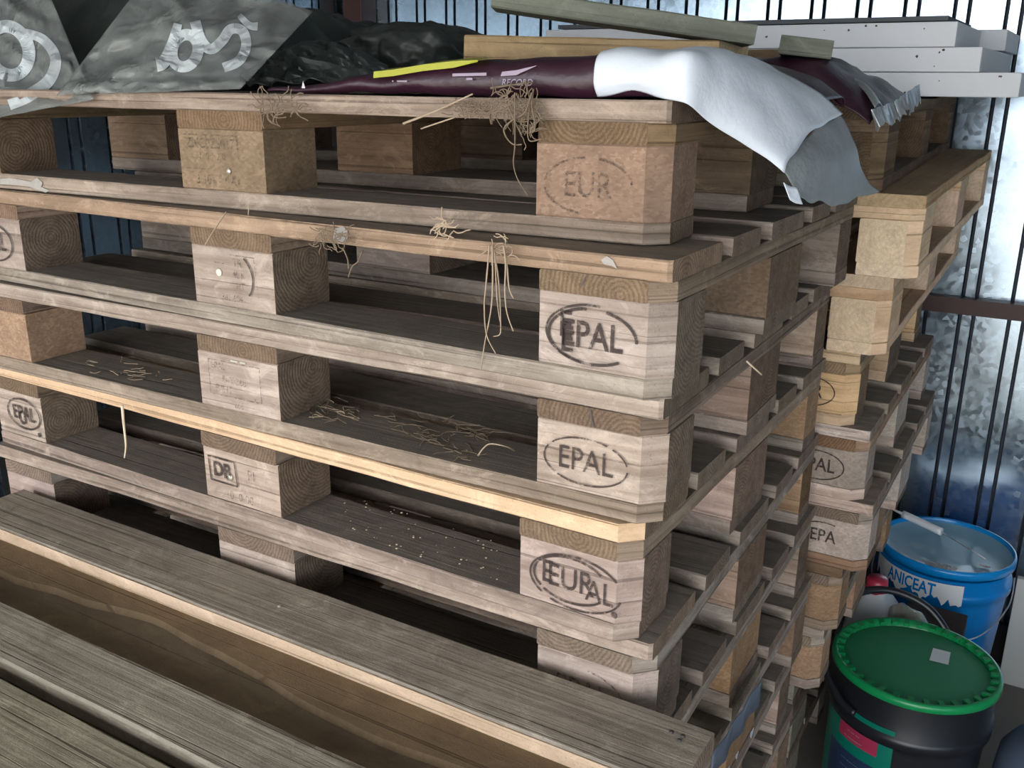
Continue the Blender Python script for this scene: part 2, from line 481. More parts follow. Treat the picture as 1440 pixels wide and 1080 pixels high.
# ------------------------------------------------------------------ EUR pallet
BT = .022
def pallet(name, label, group, loc, yaw, H, pal, stamps=None, tilt=0.0, rot90=False, seed=0, tints=None):
    """local x -1.2..0 (long), y 0..0.8, base z 0. pal: dict of material keys."""
    rnd = random.Random(seed*31+5)
    root = thing(name, label, 'pallet', loc, (tilt, 0, yaw + (math.pi/2 if rot90 else 0)), group)
    if rot90: root.rotation_euler = Euler((0, -tilt*-1 if False else 0, yaw+math.pi/2)); root.rotation_mode = 'XYZ'
    if rot90 and tilt:
        root.rotation_euler = (Matrix.Rotation(tilt, 3, 'X') @ Matrix.Rotation(yaw+math.pi/2, 3, 'Z')).to_euler()
    bh = H - 3*BT
    tn = tints or {}
    def tint(k):
        base = tn.get(k, tn.get(k.split('#')[0], (1,1,1)))
        v = rnd.uniform(.84, 1.1)
        return tuple(c*v*rnd.uniform(.97, 1.03) for c in base)
    def mats(k):
        mk = pal.get(k, pal.get(k.split('#')[0], 'old'))
        return [M[mk], M[pal.get('end', 'end')] if not mk.startswith('chip') else M[mk]]
    blocks = {}
    ch = .022
    ys = [(0, .1), (.3275, .145), (.7, .1)]
    xs = [-1.1275, -.6, -.0725]
    vr = rnd.randint(0, 3)
    for r, (y0, w) in enumerate(ys):
        yc = y0 + w/2
        c = (ch if r == 0 else 0, ch if r == 2 else 0, ch if r == 0 else 0, ch if r == 2 else 0)
        put('bottom_board', plank_c(1.2, w, BT, 'x', c, seed=vr+r), mats('bottom#%d' % r), root, (-.6, yc, 0), tint('bottom#%d' % r))
        for q, xc in enumerate(xs):
            cc = (c[0] if q == 0 else 0, c[1] if q == 0 else 0, c[2] if q == 2 else 0, c[3] if q == 2 else 0)
            k = 'block#%d%d' % (r, q)
            o = put('block', plank_c(.145, w, bh, 'x', cc, seed=q+vr), mats(k), root, (xc + rnd.uniform(-.002, .002), yc + rnd.uniform(0, .002), BT), tint(k))
            o['w'] = w; o['t'] = bh; blocks[(r, q)] = o
    for q, xc in enumerate(xs):
        cc = (0 if q < 2 else ch, ch if q == 0 else 0, 0, 0)
        cc = (ch if q == 2 else 0, ch if q == 0 else 0, ch if q == 2 else 0, ch if q == 0 else 0)
        put('stringer_board', plank_c(.8, .145, BT, 'y', cc, seed=q+vr+3), mats('stringer#%d' % q), root, (xc, .4, BT+bh), tint('stringer#%d' % q))
    y = 0
    for r, w in enumerate((.145, .1, .145, .1, .145)):
        yc = (.0725, .2325, .4, .5675, .7275)[r]
        c4 = pal.get('topch', .004)
        c = (c4 if r == 0 else 0, 0, c4 if r == 0 else 0, 0)
        put('top_board', plank_c(1.2, w, BT, 'x', c, jit=.0012, seed=r+vr+8), mats('top#%d' % r), root, (-.6, yc + rnd.uniform(-.003, .003)*(r > 0), 2*BT+bh), tint('top#%d' % r))
    for (r, q), lst in (stamps or {}).items():
        for vf, mk in lst: stamp(blocks[(r, q)], vf, M[mk])
        for ch_ in blocks[(r, q)].children: pass
    for b in blocks.values():
        del b['w']; del b['t']
    return root, blocks

GA = 'pallets in the front stack'
ORD = ['topmost','second','third','fourth','fifth','sixth','seventh','eighth','ninth','tenth','eleventh','lowest']
HA = .1445

def center_stamp(lines, frame=None, extra=None):
    parts = []
    for s, x, y, size, bold in lines: parts.append(shift(text_me(s, size, bold), x, y, .9, 1))
    if frame:
        x0, x1, y0, y1, w = frame
        parts += [bar_vf(x0,y0,x1,y0,w), bar_vf(x1,y0,x1,y1,w), bar_vf(x1,y1,x0,y1,w), bar_vf(x0,y1,x0,y0,w)]
    parts += extra or []
    return join(parts)

st = [dict() for _ in range(12)]
st[0][(0,2)] = [(epal('EUR', .050, .029, .0024, .038, 0, 0, -.012, -.004, [(.02,.22),(.26,.48),(.52,.72)]), 'faint')]
st[0][(0,1)] = [(center_stamp([('ZNC0ZS0171', -.012, .020, .018, .0003), ('1  0 1-2 0', -.014, .004, .013, 0), ('3 101 - 4 A1', -.006, -.026, .017, .0002)],
                              None, [bar_vf(-.065,.031,.030,.031,.0014), bar_vf(.030,.031,.032,.002,.0014), bar_vf(-.062,-.012,-.02,-.012,.001)]), 'faint')]
st[1][(0,2)] = [(epal('EPAL', .050, .029, .0032, .040, .0006, 0, -.010, -.003, [(.0,.20),(.27,.86)]), 'ink'),
                (join([shift(text_me('E', .040, .0005), -.0405, .006, .82, 1), shift(text_me('E', .040, .0003), -.0385, -.010, .82, 1), ring_vf(.052,.031,.0024,50,.22,.72,-.011,-.001)]), 'ink')]
st[1][(0,1)] = [(center_stamp([('TR', .012, .021, .015, .0002), ('401', .012, .006, .015, .0002), ('HT', .015, -.009, .013, 0), ('381-604', -.002, -.026, .013, 0)],
                              None, [bar_vf(-.03,.019,-.012,.0185,.0012), bar_vf(.0,.031,.042,.031,.0012), bar_vf(.042,.031,.046,-.02,.001)]), 'faint'),
                (join([ring_vf(.09,.05,.0026,20,-.07,.09,-.052,.002)]), 'ink')]
st[1][(0,0)] = [(epal('EPAL', .050, .029, .003, .038, .0005), 'ink')]
st[2][(0,2)] = [(epal('EPAL', .050, .027, .0020, .038, 0, 0, -.013, -.002, [(.03,.14),(.165,.40),(.43,.62),(.635,.99)]), 'ink')]
st[2][(0,1)] = [(center_stamp([('EPAL', -.034, .022, .014, .0001), ('E--T 368', -.006, .004, .014, .0001), ('P IHT', -.026, -.010, .015, .0001), ('266', .0, -.029, .014, 0)],
                              (-.052, .042, -.019, .030, .0013), [ring_vf(.0012,.0012,.002,10,0,1,.030,-.016)]), 'faint')]
st[3][(0,2)] = [(join([ring_vf(.058,.033,.0024,60,.08,.62,0,-.002), ring_vf(.058,.033,.0024,40,.66,.97,0,-.002)]), 'ink'), (shift(text_me('AL', .038, .0001), .031, -.006, .8, 1), 'ink'), (shift(text_me('E', .040, .0001), -.036, .002, .8, 1), 'ink'),
                (epal('EUR', .047, .028, .0028, .040, .0002, 0, -.006, .0, [(.10,.60),(.62,.90)]), 'ink'),
                (join([ring_vf(.0022,.0022,.004,12,0,1,.050,-.026)]), 'ink')]
st[3][(0,1)] = [(center_stamp([('DB', -.036, .008, .030, .0010)], None, [bar_vf(-.062,.026,-.010,.026,.0024), bar_vf(-.010,.026,-.007,-.010,.0024), bar_vf(-.007,-.010,-.060,-.010,.0024), bar_vf(-.060,-.010,-.062,.026,.0024)]), 'ink'),
                (center_stamp([('PI', .022, .012, .022, 0)]), 'faint'), (center_stamp([('10  0-00', -.004, -.026, .018, 0)]), 'faint')]
st[3][(0,0)] = [(epal('EPAL', .044, .026, .0036, .034, .0006, 0, .024, .004), 'ink'), (shift(text_me('O', .034, .0008), .02, -.004, .8, 1), 'ink'), (ring_vf(.0022,.0022,.004,12,0,1,.060,-.026), 'ink')]
st[4][(0,2)] = [(epal('EPAL', .052, .030, .0022, .040, .0002, 0, -.012, -.004, [(-.1,.23),(.6,.9)]), 'faint')]
st[4][(0,1)] = [(center_stamp([('LR', -.012, .008, .020, 0), ('DM - 0M', .0, -.010, .017, 0)], None, [bar_vf(-.022,.02,-.022,-.02,.0012)]), 'faint')]

G = lambda r, g, b: (r, g, b)
AP = [
 ((0, 0, 0), .046, dict(**{'top#0':'old','block#02':'chip','block#01':'chip','block#00':'brownwood','bottom':'old','block':'brownwood','stringer':'brownwood','top':'old'}),
  {'block#11':G(1.15,.92,.78),'block#10':G(1.1,1.0,.95),'top#0':G(.80,.79,.70),'block#02':G(.80,.76,.72),'block#01':G(.84,.83,.77),'block':G(.75,.70,.62),'bottom#0':G(.92,.88,.84),'stringer':G(.78,.68,.56)},  # tints darkened for ceiling shade as well as dirt
  'topmost pallet of the front stack, dirty brown and darkened for ceiling shade, under the maroon sack and film'),
 ((.0356, -.0648, -.146), -.0127, dict(**{'top#0':'brownwood','block':'pink','block#02':'pink','block#01':'pink','bottom':'old','stringer':'old','top':'old','block#12':'chip','block#22':'old'}),
  {'stringer':G(.85,.77,.69),'top#0':G(1.15,1.07,.98),'block#02':G(1.0,1.0,1.0),'block#01':G(.92,.92,.9),'block#00':G(.8,.8,.78),'bottom#0':G(1.05,1.03,1.0),'block#12':G(.62,.58,.56),'block#22':G(.75,.72,.7)},
  'second pallet from the top of the front stack, boldly stamped EPAL twice over'),
 ((.0288, -.0478, -.292), .0124, dict(**{'top#0':'pink','block':'pink','block#00':'chip','bottom':'old','stringer':'old','top':'old'}),
  {'stringer':G(.85,.77,.69),'top#0':G(.95,.95,.95),'block#02':G(1.0,.97,.94),'block#01':G(1,1,1),'block#00':G(1.2,1.1,1),'bottom#0':G(1.05,1.0,.92),'block#12':G(.95,.85,.78),'block#22':G(.8,.74,.7)},
  'third pallet from the top of the front stack, thin EPAL oval, hay on lower board'),
 ((.0127, -.0589, -.437), -.0118, dict(**{'top#0':'pine','block':'pink','bottom':'old','stringer':'old','top':'old','topch':.022,'block#22':'chip'}),
  {'stringer':G(.85,.77,.69),'top#0':G(1.02,1.0,.98),'block#02':G(1.03,.98,.97),'block#01':G(1.03,.95,.9),'block#00':G(.95,.95,.95),'bottom#0':G(1.1,1.02,.97),'block#12':G(.95,.88,.85),'block#22':G(1,.9,.75)},
  'fourth pallet from the top of the front stack, with a bright yellow pine board edge'),
 ((.0316, -.0437, -.581), .0121, dict(**{'top#0':'old','block':'pink','bottom':'old','stringer':'old','top':'old'}),
  {'block#02':G(.9,.9,.9),'block#01':G(.9,.9,.9),'top#0':G(1.15,1.08,1.02),'block#12':G(.95,.86,.8),'block#22':G(1.0,.8,.6)},
  'fifth pallet from the top of the front stack, half hidden behind the grey planks'),
]
for k in range(5, 12):
    rr = random.Random(k)
    AP.append(((.030 + rr.uniform(-.008, .012), -.045 + rr.uniform(-.01, .01), -.581 - HA*(k-4)), rr.uniform(-.01, .01),
               {'block':'pink' if k % 2 else 'chip','bottom':'old','stringer':'old','top':'old','block#12':'chip' if k in (5,6) else 'pink'},
               {'block#12':G(1.0,.85,.68),'block':G(.85,.8,.76)},
               '%s pallet of the front stack, %s' % (ORD[k] if k < 11 else 'lowest', ['below the stamped pallets, its orange side block in view','with a rough orange block seen low at its side','grey and dusty beside the heart strip','near the bottom, in shadow','deep in shadow near the floor','second from the floor','standing on the earth floor'][k-5])))
PA = []
for k, (loc, yaw, pal, tn, lab) in enumerate(AP):
    PA.append(pallet('euro_pallet', lab, GA, loc, yaw, HA, pal, st[k], seed=k, tints=tn))

# ------------------------------------------------------------------ rear stack
GB = 'pallets in the rear stack'
HB = .14353
TB = .012
def zb(k): return FLOOR + HB*(11-k)
yel = dict(block='pine', bottom='pine', stringer='pine', top='pine', end='endpine')
gry = dict(block='chipgrey', bottom='pink', stringer='old', top='old')
stB = {3: {(0,2): [(epal('EUR', .050, .029, .0022, .038, .0002, 0, -.016, .0), 'ink')]},
       4: {(0,2): [(epal('EPAL', .050, .029, .0026, .038, .0004, 0, -.014, .0), 'ink')]},
       5: {(0,2): [(epal('EPA', .050, .029, .0024, .036, .0004, 0, -.010, .0, [(.18,.62)]), 'ink')]}}
BP = [
 (.062, .03, True, dict(block='brownwood', bottom='brownwood', stringer='brownwood', top='brownwood'), {'block':G(.62,.55,.45),'top':G(.6,.55,.48),'bottom':G(.6,.55,.5),'stringer':G(.6,.55,.5)},
  'dark brown pallet on top of the rear stack, carrying white foam boards'),
 (.138, .004, True, yel, {'top':G(.78,.70,.62),'block':G(1.12,1.1,1.12),'bottom':G(1.12,1.12,1.14),'stringer':G(1.08,1.06,1.06)}, 'upper of the two fresh yellow pine pallets in the rear stack'),
 (.103, .012, True, yel, {'block':G(1.1,1.08,1.1),'bottom':G(1.1,1.1,1.12),'stringer':G(.95,.9,.84)}, 'lower of the two fresh yellow pine pallets in the rear stack'),
 (.064, .0, False, dict(block='pine', bottom='pine', stringer='brownwood', top='pine'), {'block':G(1,.92,.78),'stringer':G(1.2,1.1,.9),'block#12':G(.9,.85,.8)}, 'rear stack pallet with honey coloured EUR stamped corner block under the yellow pallets'),
 (.098, .0, False, dict(gry, **{'top#0':'pink'}), {'bottom#0':G(1.3,1.3,1.28),'top#0':G(1.3,1.32,1.34),'stringer':G(.9,.72,.55),'block#02':G(.95,.9,.86)}, 'rear stack pallet with grey chip corner block stamped EPAL'),
 (.120, .0, False, dict(gry, **{'top#0':'pink'}), {'top#0':G(1.35,1.34,1.3),'block#02':G(1.08,1.04,1.0),'bottom#0':G(.7,.55,.42)}, 'rear stack pallet with worn, half faded EPA stamp just above the canister'),
 (.080, .0, False, dict(block='chip', bottom='brownwood', stringer='brownwood', top='brownwood'), {'top':G(.7,.6,.5),'block':G(1.05,.92,.8)}, 'dark brown crumbling pallet of the rear stack beside the bucket handle'),
 (.060, .0, False, dict(block='chip', bottom='old', stringer='old', top='old'), {'block':G(1.1,.95,.85)}, 'rear stack pallet with flaking edges left of the green lid'),
]
for k in range(8, 12):
    BP.append((-.045 - .004*(k % 2), .0, False, dict(block='chipgrey', bottom='old', stringer='old', top='old'), {'block':G(.95,1.0,.92)},
               'rear stack pallet %s' % ['beside the black bucket wall, mossy grey','third from the floor','second from the floor','lying on the floor'][k-8]))
for k, (xr, yaw, r90, pal, tn, lab) in enumerate(BP):
    a = TB*(1 if k < 8 else k and (11-k)/4)
    z = zb(k)
    if r90:
        loc = (xr - 1.2*math.sin(yaw), .83 + 1.2, z + 1.2*a)
    else:
        loc = (xr, .83, z)
    pallet('euro_pallet', lab, GB, loc, yaw, HB, pal, stB.get(k), tilt=a, rot90=r90, seed=40+k, tints=tn)

# ------------------------------------------------------------------ shed
def sheet_profile(L, h0, h1, face='galv', seam='seam', per=.136, wide=.098, dep=.030, slope=.009, start=0.0):
    """grooved sheet wall in local x (length), z (height), y depth (0 = face, +dep = recess)."""
    return _sheet_profile(L, h0, h1, face, seam, per, wide, dep, slope, start)
def _sheet_profile(L, h0, h1, face, seam, per=.136, wide=.098, dep=.030, slope=.009, start=0.0):
    """corrugated wall in local x (length), z (height), y depth (0 = face, +dep = recess)."""
    xs = []; x = start - 2*per
    g = .0115
    while x < L + per:
        for e in (x, x + per - wide):
            xs += [(e-g/2, 0), (e-g/2+.002, dep), (e+g/2-.002, dep), (e+g/2, 0)]
        x += per
    xs = [(min(max(a, 0), L), d) for a, d in xs]
    vs, fs = [], []
    for a, d in xs: vs += [(a, d, h0), (a, d, h1)]
    for k in range(len(xs)-1):
        if xs[k+1][0] - xs[k][0] > 1e-6: fs.append((2*k, 2*k+2, 2*k+3, 2*k+1))
    me = mesh(vs, fs)
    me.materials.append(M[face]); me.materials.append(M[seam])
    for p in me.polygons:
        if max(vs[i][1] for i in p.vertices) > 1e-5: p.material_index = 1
    return me
# back wall: rib edges measured in the photo at u 1331.7 / 1351.7 / 1401.7
xe = at_y(1351.7, 433, YW).x
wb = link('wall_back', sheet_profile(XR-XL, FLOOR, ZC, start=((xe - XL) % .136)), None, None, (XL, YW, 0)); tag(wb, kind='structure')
xl = at_x(147, 167, XL).y
wl = link('wall_left', sheet_profile(YW-YF, FLOOR, ZC, 'galv_shade', 'galv', start=((YW - xl) % .136)), None, None, (XL, YF, 0)); tag(wl, kind='structure')  # darker face paints its shade; brighter grooves paint edges catching light
wl.rotation_euler = (0, 0, math.pi/2)
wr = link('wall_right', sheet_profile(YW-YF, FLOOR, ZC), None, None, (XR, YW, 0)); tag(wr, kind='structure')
wr.rotation_euler = (0, 0, -math.pi/2)
fl = link('floor', box(XL-.05, XR+.05, YF, YW+.05, FLOOR-.06, FLOOR), M['floor']); tag(fl, kind='structure')
ce = link('ceiling', box(XL-.05, XR+.05, YF-.2, YW+.05, ZC, ZC+.03), M['roof']); tag(ce, kind='structure')
yd = link('ground', box(-30, 30, -40, YF, FLOOR-.06, FLOOR-.02), M['yard']); tag(yd, kind='structure')
p = at_y(510, 10, YW-.03)
po = link('trim_1', box(p.x-.045, p.x+.045, YW-.095, YW-.004, FLOOR, ZC, .003), M['rail']); tag(po, kind='structure')
pz = at_y(1380, 433, YW-.03).z
rl = link('trim_2', join_me := mesh(*join([box_vf(XL+.05, XR-.05, YW-.045, YW-.004, pz-.024, pz+.024), ])), M['rail']); tag(rl, kind='structure')
rl2 = link('trim_3', mesh(*box_vf(XL+.004, XL+.045, YF, YW-.1, pz-.024, pz+.024)), M['rail']); tag(rl2, kind='structure')
wf = link('shade_lintel', mesh(*box_vf(XL, XR, YF-.06, YF, .85, ZC)), M['roof']); tag(wf, kind='structure')  # unseen lintel, added to keep sky light off the top pallet
sb = link('baseboard_back', mesh(*box_vf(XL+.05, XR-.05, YW-.10, YW-.004, FLOOR, FLOOR+.09)), M['beam']); tag(sb, kind='structure')

# ------------------------------------------------------------------ grey planks in the foreground on a brown board
GP = 'grey grooved planks in the foreground'
ZP = -.497
PT = .030
x0, x1 = -1.085, .118
def deck(label, yb, yf, name='decking_plank', xa=x0, xb=x1, t=PT, tint=(1,1,1)):
    root = thing(name, label, 'plank', ((xa+xb)/2, (yb+yf)/2, ZP-t), (0,0,0), GP)
    W = yb-yf
    o = put('board', plank(xb-xa, W, t, 'x', jit=.0012, bev=.003, seed=int(-yb*1000)), [M['deck'], M['end']], root, (0,0,0), tint)
    return root, W
d1, w1 = deck('grey plank nearest the pallet stack, with a fresh pale sawn front edge', -.068, -.176)
put('sawn_edge', plank(x1-x0-.004, .0022, .021, 'x', jit=.0004, bev=.0004, seed=3), [M['pine'], M['endpine']], d1, (0, -w1/2-.0007, .007), (1.0,1.04,1.12))['label'] = 'fresh pale sawn edge'
d2, w2 = deck('grey grooved plank in the middle, across the brown gap', -.304, -.384, tint=(.98,1.0,.98))
d3, w3 = deck('greenish grey plank at the bottom left corner of the photo', -.405, -.505, tint=(.95,1.0,.9))
d4, w4 = deck('grey grooved plank closest to the camera, mostly below the picture', -.525, -.640)
ub = thing('under_board', 'wide brown smooth board beneath the grey planks', 'board', (-.4835, -.36, ZP-PT-.034))
put('panel', plank(1.18, .62, .034, 'x', jit=.002, bev=.004, seed=9), [M['under'], M['end']], ub, (0,0,0), (1,1,1))
# waney strip on the brown board, seen in the gap
wy = thing('waney_slat', 'thin brown slat with a wavy bark edge in the gap between planks', 'slat', (-.4835, -.197, ZP-PT))
pts = []
n = 60
def wan(t): return -.030 - .016*math.sin(t*5.2+.6) - .010*noise.noise((t*6, 0, 0))
vs, fs = [], []
for k in range(n+1):
    s = -.585 + 1.17*k/n; e = wan(k/n*1.9)
    vs += [(s, .060, 0), (s, .060, .010), (s, e+.002, .010), (s, e, .0)]
for k in range(n):
    for q in range(3): fs.append((k*4+q, (k+1)*4+q, (k+1)*4+q+1, k*4+q+1))
fs += [(0,1,2,3), (n*4+3, n*4+2, n*4+1, n*4)]
me = mesh(vs, fs); uvl = me.uv_layers.new(name='UVMap')
for lp in me.loops: v = me.vertices[lp.vertex_index].co; uvl.data[lp.index].uv = (v.x, v.y)
o = link('slat', me, M['under'], wy); o.color = (1.18,1.08,.95,1)
# trestles carrying the planks
for k, xx in enumerate((-.95, -.02)):
    t = thing('trestle', ['wooden trestle under the left end of the grey planks','wooden trestle under the right end of the grey planks'][k], 'trestle', (xx, -.36, FLOOR))
    top = ZP-PT-.034-FLOOR
    put('top_rail', plank_c(.60, .07, .06, 'y', seed=2), [M['trestle'], M['end']], t, (0, 0, top-.06))
    for sx in (-1, 1):
        for sy in (-1, 1):
            vf = tube_vf([(sx*.10, sy*.24, .0), (sx*.015, sy*.22, top-.06)], .028, n=4)
            me = mesh(*vf); me.uv_layers.new(name='UVMap'); l = link('leg', me, M['trestle'], t); l.color = (1,1,1,1)

# nail heads / debris on plank one
for k, (u, v) in enumerate(((393, 853), (944, 1030), (955, 1042), (960, 1036))):
    p = at_z(u, v, ZP)
    link('nail', lathe([(.0001,0),(.0028,0),(.0028,.0012),(.0001,.0016)], 10), M['nail' if k == 0 else 'foamspeck'], d1, p - Vector(d1.location))

# ------------------------------------------------------------------ things on top of the front stack
ZT = .1445
# dark tarpaulin heap
def ridge(p, s, sd=0):
    return abs(noise.noise((p[0]*s+sd, p[1]*s, sd*.7)))
def heap_fn(u, v):
    x = -1.28 + u*.51; y = .10 + v*.62
    q = u*.64; hx = .21 - .20*q if q < .3 else .15 - .135*(q-.3)
    e = min(1, v/.16, (1-v)/.08, (1-u)/.10, u/.03 if u < .03 else 1)
    e = max(0, e)**.5
    h = hx*(.72+.25*math.sin(v*math.pi))*e
    h += (ridge((x, y), 7, 1)-.2)*.07*e + (ridge((x, y), 17, 4)-.2)*.03*e
    return (x, y, ZT + max(0.0, h) + .001)
heap = sheet('tarpaulin_heap', heap_fn, 90, 60, M['tarp'], None, .002)
tag(heap, 'black crumpled tarpaulin heaped behind the printed film', 'tarpaulin')
def lump(name, c, r, mat, label, cat, seed, pw=3.0):
    bm = bmesh.new(); bmesh.ops.create_icosphere(bm, subdivisions=5, radius=1)
    for v in bm.verts:
        d = v.co.normalized()
        k = (abs(d.x)**pw + abs(d.y)**pw + abs(d.z)**pw)**(-1/pw)
        n_ = 1 + .22*(ridge((d.x+seed, d.y*1.0+d.z), 2.3, seed)-.25) + .10*(ridge((d.x-d.z, d.y+seed), 6, seed)-.25)
        v.co = Vector((d.x*r[0], d.y*r[1], d.z*r[2]))*k*n_
        v.co.z = max(v.co.z, -r[2]*.92)
    zmin = min(v.co.z for v in bm.verts)
    me = bpy.data.meshes.new(name); bm.to_mesh(me); bm.free()
    for p in me.polygons: p.use_smooth = True
    o = link(name, me, mat, None, (c[0], c[1], c[2]-zmin))
    return tag(o, label, cat)
p = at_y(566, 60, .52)
lump('dark_sack', (-.655, .50, ZT), (.108, .14, .058), M['sackdark'], 'dark green sack standing right of the tarpaulin below the steel post', 'sack', 3)
p = at_y(425, 90, .14)
def crump(u, v):
    a = at_y(345 + u*200, 118 - v*62*math.sin(.4+u*2.3), .075 + v*.13)
    w = (ridge((u*3, v*3), 2.0, 8)-.25)*.03
    return (a.x, a.y - w, a.z + w*.6)
o = sheet('crumpled_film', crump, 50, 24, M['tarp'], None, .001, False)
tag(o, 'crumpled black film in front of the tarpaulin left of the maroon sack', 'film')

# printed clear film
def film_fn(uL, uL1, uR0, uR1, vB0, vB1, seed, vt0=-30, vt1=-30):
    """sheet rising from the deck edge and leaning back over the heap"""
    def fn(s, t):
        # s 0..1 left-right, t 0..1 bottom-top
        ul = uL + (uL1-uL)*t
        u = ul + (uR0 + (uR1-uR0)*t - ul)*s
        vb = vB0 + (vB1-vB0)*s
        v = vb + (vt0 + (vt1-vt0)*s**2 - vb)*t
        y = -.010 + .046*(-1.12 + max(u, -40)*.00155) + .16*t**1.3 + (.012 if t > .12 else 0)
        w = .016*noise.noise((s*4+seed, t*4, seed)) + .016*(ridge((s*2.2+t, t*2.2+s), 2.0, seed)-.2) + .007*(ridge((s*3-t, t*2), 5.0, seed+3)-.2)
        a = at_y(u, v, y + w*(t > .02) + .004)
        return Vector(a)
    return fn
fnL = film_fn(-60, -60, 132, 60, 176, 140, 2.0)
fnC = film_fn(80, 205, 338, 440, 134, 125, 5.0, -30, 16)
fl1 = sheet('printed_film', fnL, 50, 30, M['film'], None, .0006)
tag(fl1, 'grey see-through plastic film at the top left corner with a big white ring letter', 'film', 'printed plastic film')
fl2 = sheet('printed_film', fnC, 60, 30, M['film'], None, .0006)
tag(fl2, 'grey see-through plastic film with white letters draped before the tarpaulin', 'film', 'printed plastic film')
def print_on(fn, vf, parent, inv):
    vs, fs = vf
    # subdivide the flat print so it follows the film
    me = mesh([(v[0], v[1], 0) for v in vs], fs)
    bm = bmesh.new(); bm.from_mesh(me)
    bmesh.ops.triangulate(bm, faces=bm.faces[:])
    for _ in range(2):
        ed = [e for e in bm.edges if e.calc_length() > 9]
        if ed: bmesh.ops.subdivide_edges(bm, edges=ed, cuts=1)
        bmesh.ops.triangulate(bm, faces=bm.faces[:])
    for v in bm.verts:
        s, t = inv(v.co.x, v.co.y)
        q = Vector(fn(s, t)); d = (CAM-q).normalized()
        v.co = q + Vector((0, -1, .25)).normalized()*.0022
    bm.to_mesh(me); bm.free()
    return link('printing', me, M['filmprint'], parent)
def inv_for(uL, uL1, uR0, uR1, vB0, vB1, vt0=-30, vt1=-30):
    def inv(u, v):
        s = t = .5
        for _ in range(12):
            vb = vB0 + (vB1-vB0)*s; t = (v-vb)/(vt0+(vt1-vt0)*s**2-vb); ul = uL+(uL1-uL)*t; s = (u-ul)/(uR0+(uR1-uR0)*t-ul)
        return min(max(s, 0), 1), min(max(t, 0), 1)
    return inv
iL = inv_for(-60, -60, 132, 60, 176, 140); iC = inv_for(80, 205, 338, 440, 134, 125, -30, 16)
def arc_px(cx, cy, a, b, w, t0, t1, n=40, rot=0):
    vs, fs = [], []
    for k in range(n+1):
        t = 2*math.pi*(t0+(t1-t0)*k/n)
        for s in (-.5, .5):
            x, y = (a+s*w)*math.cos(t), (b+s*w)*math.sin(t)
            vs.append(Vector((cx + x*math.cos(rot)-y*math.sin(rot), cy + x*math.sin(rot)+y*math.cos(rot), 0)))
    return vs, [(2*k, 2*k+1, 2*k+3, 2*k+2) for k in range(n)]
def stroke_px(pts, w):
    pts = smooth_path([Vector((p[0], p[1], 0)) for p in pts], 7); vs = []
    for i, p in enumerate(pts):
        t = (pts[min(i+1, len(pts)-1)] - pts[max(i-1, 0)]).normalized(); nn = Vector((-t.y, t.x, 0))
        ww = w[0] + (w[1]-w[0])*i/(len(pts)-1)
        vs += [p + nn*ww/2, p - nn*ww/2]
    return vs, [(2*k, 2*k+1, 2*k+3, 2*k+2) for k in range(len(pts)-1)]
print_on(fnL, arc_px(14, 72, 28, 35, 18, 0, 1, 50, -.3), fl1, iL)
print_on(fnL, stroke_px([(34,46),(62,56),(80,82),(72,112),(44,134),(14,146)], (12, 20)), fl1, iL)
print_on(fnC, arc_px(262, 72, 18, 23, 16, 0, 1, 50, .3), fl2, iC)
print_on(fnC, stroke_px([(252,34),(244,62),(232,88),(222,92)], (12, 20)), fl2, iC)
print_on(fnC, stroke_px([(276,30),(284,56),(298,70),(314,58),(326,42),(342,44),(348,64),(338,86),(316,96)], (15, 14)), fl2, iC)
print_on(fnC, stroke_px([(338,22),(352,36),(364,38)], (8, 12)), fl2, iC)

# maroon sacks
def section_sheet(name, secs, mat, parent, k=6, thick=.0018, wob=.0, seed=0, sub=True):
    """secs: list of cross sections (same number of points), smooth-lofted"""
    rows = list(zip(*[smooth_path(s, k) for s in secs]))          # across
    cols = [smooth_path(r, k) for r in rows]                      # along
    nu, nv = len(cols[0])-1, len(cols)-1
    vs = []
    for i in range(nu+1):
        for j in range(nv+1):
            q = cols[j][i]
            w = wob*noise.noise((q.x*22+seed, q.y*22, q.z*30)) if wob else 0
            vs.append(q + Vector((0, -w*.5, w)))
    fs = [(i*(nv+1)+j, (i+1)*(nv+1)+j, (i+1)*(nv+1)+j+1, i*(nv+1)+j+1) for i in range(nu) for j in range(nv)]
    o = link(name, mesh(vs, fs, smooth=True), mat, parent)
    md = o.modifiers.new('thickness', 'SOLIDIFY'); md.thickness = thick; md.offset = 0
    return o
def sec(x, ht, yf=.006, yb=.33, dx=0.0):
    yo = .046*x     # follow the pallet's small turn
    z = ZT+.002
    return [(x, yf+yo+.010, z), (x, yf+yo, z+ht*.35), (x, yf+yo+.008, z+ht*.85), (x+dx, yf+yo+.045, z+ht), (x+dx, (yf+yb)/2+yo, z+ht*.95), (x+dx, yb+yo-.04, z+ht*.9), (x, yb+yo, z+.003)]
sack = thing('maroon_sack', 'maroon printed plastic sack with white end hanging over the stack corner', 'sack', (0,0,0))
secs = [sec(-.52, .004), sec(-.46, .010), sec(-.38, .020), sec(-.30, .031), sec(-.2, .037), sec(-.10, .041), sec(-.04, .044)]
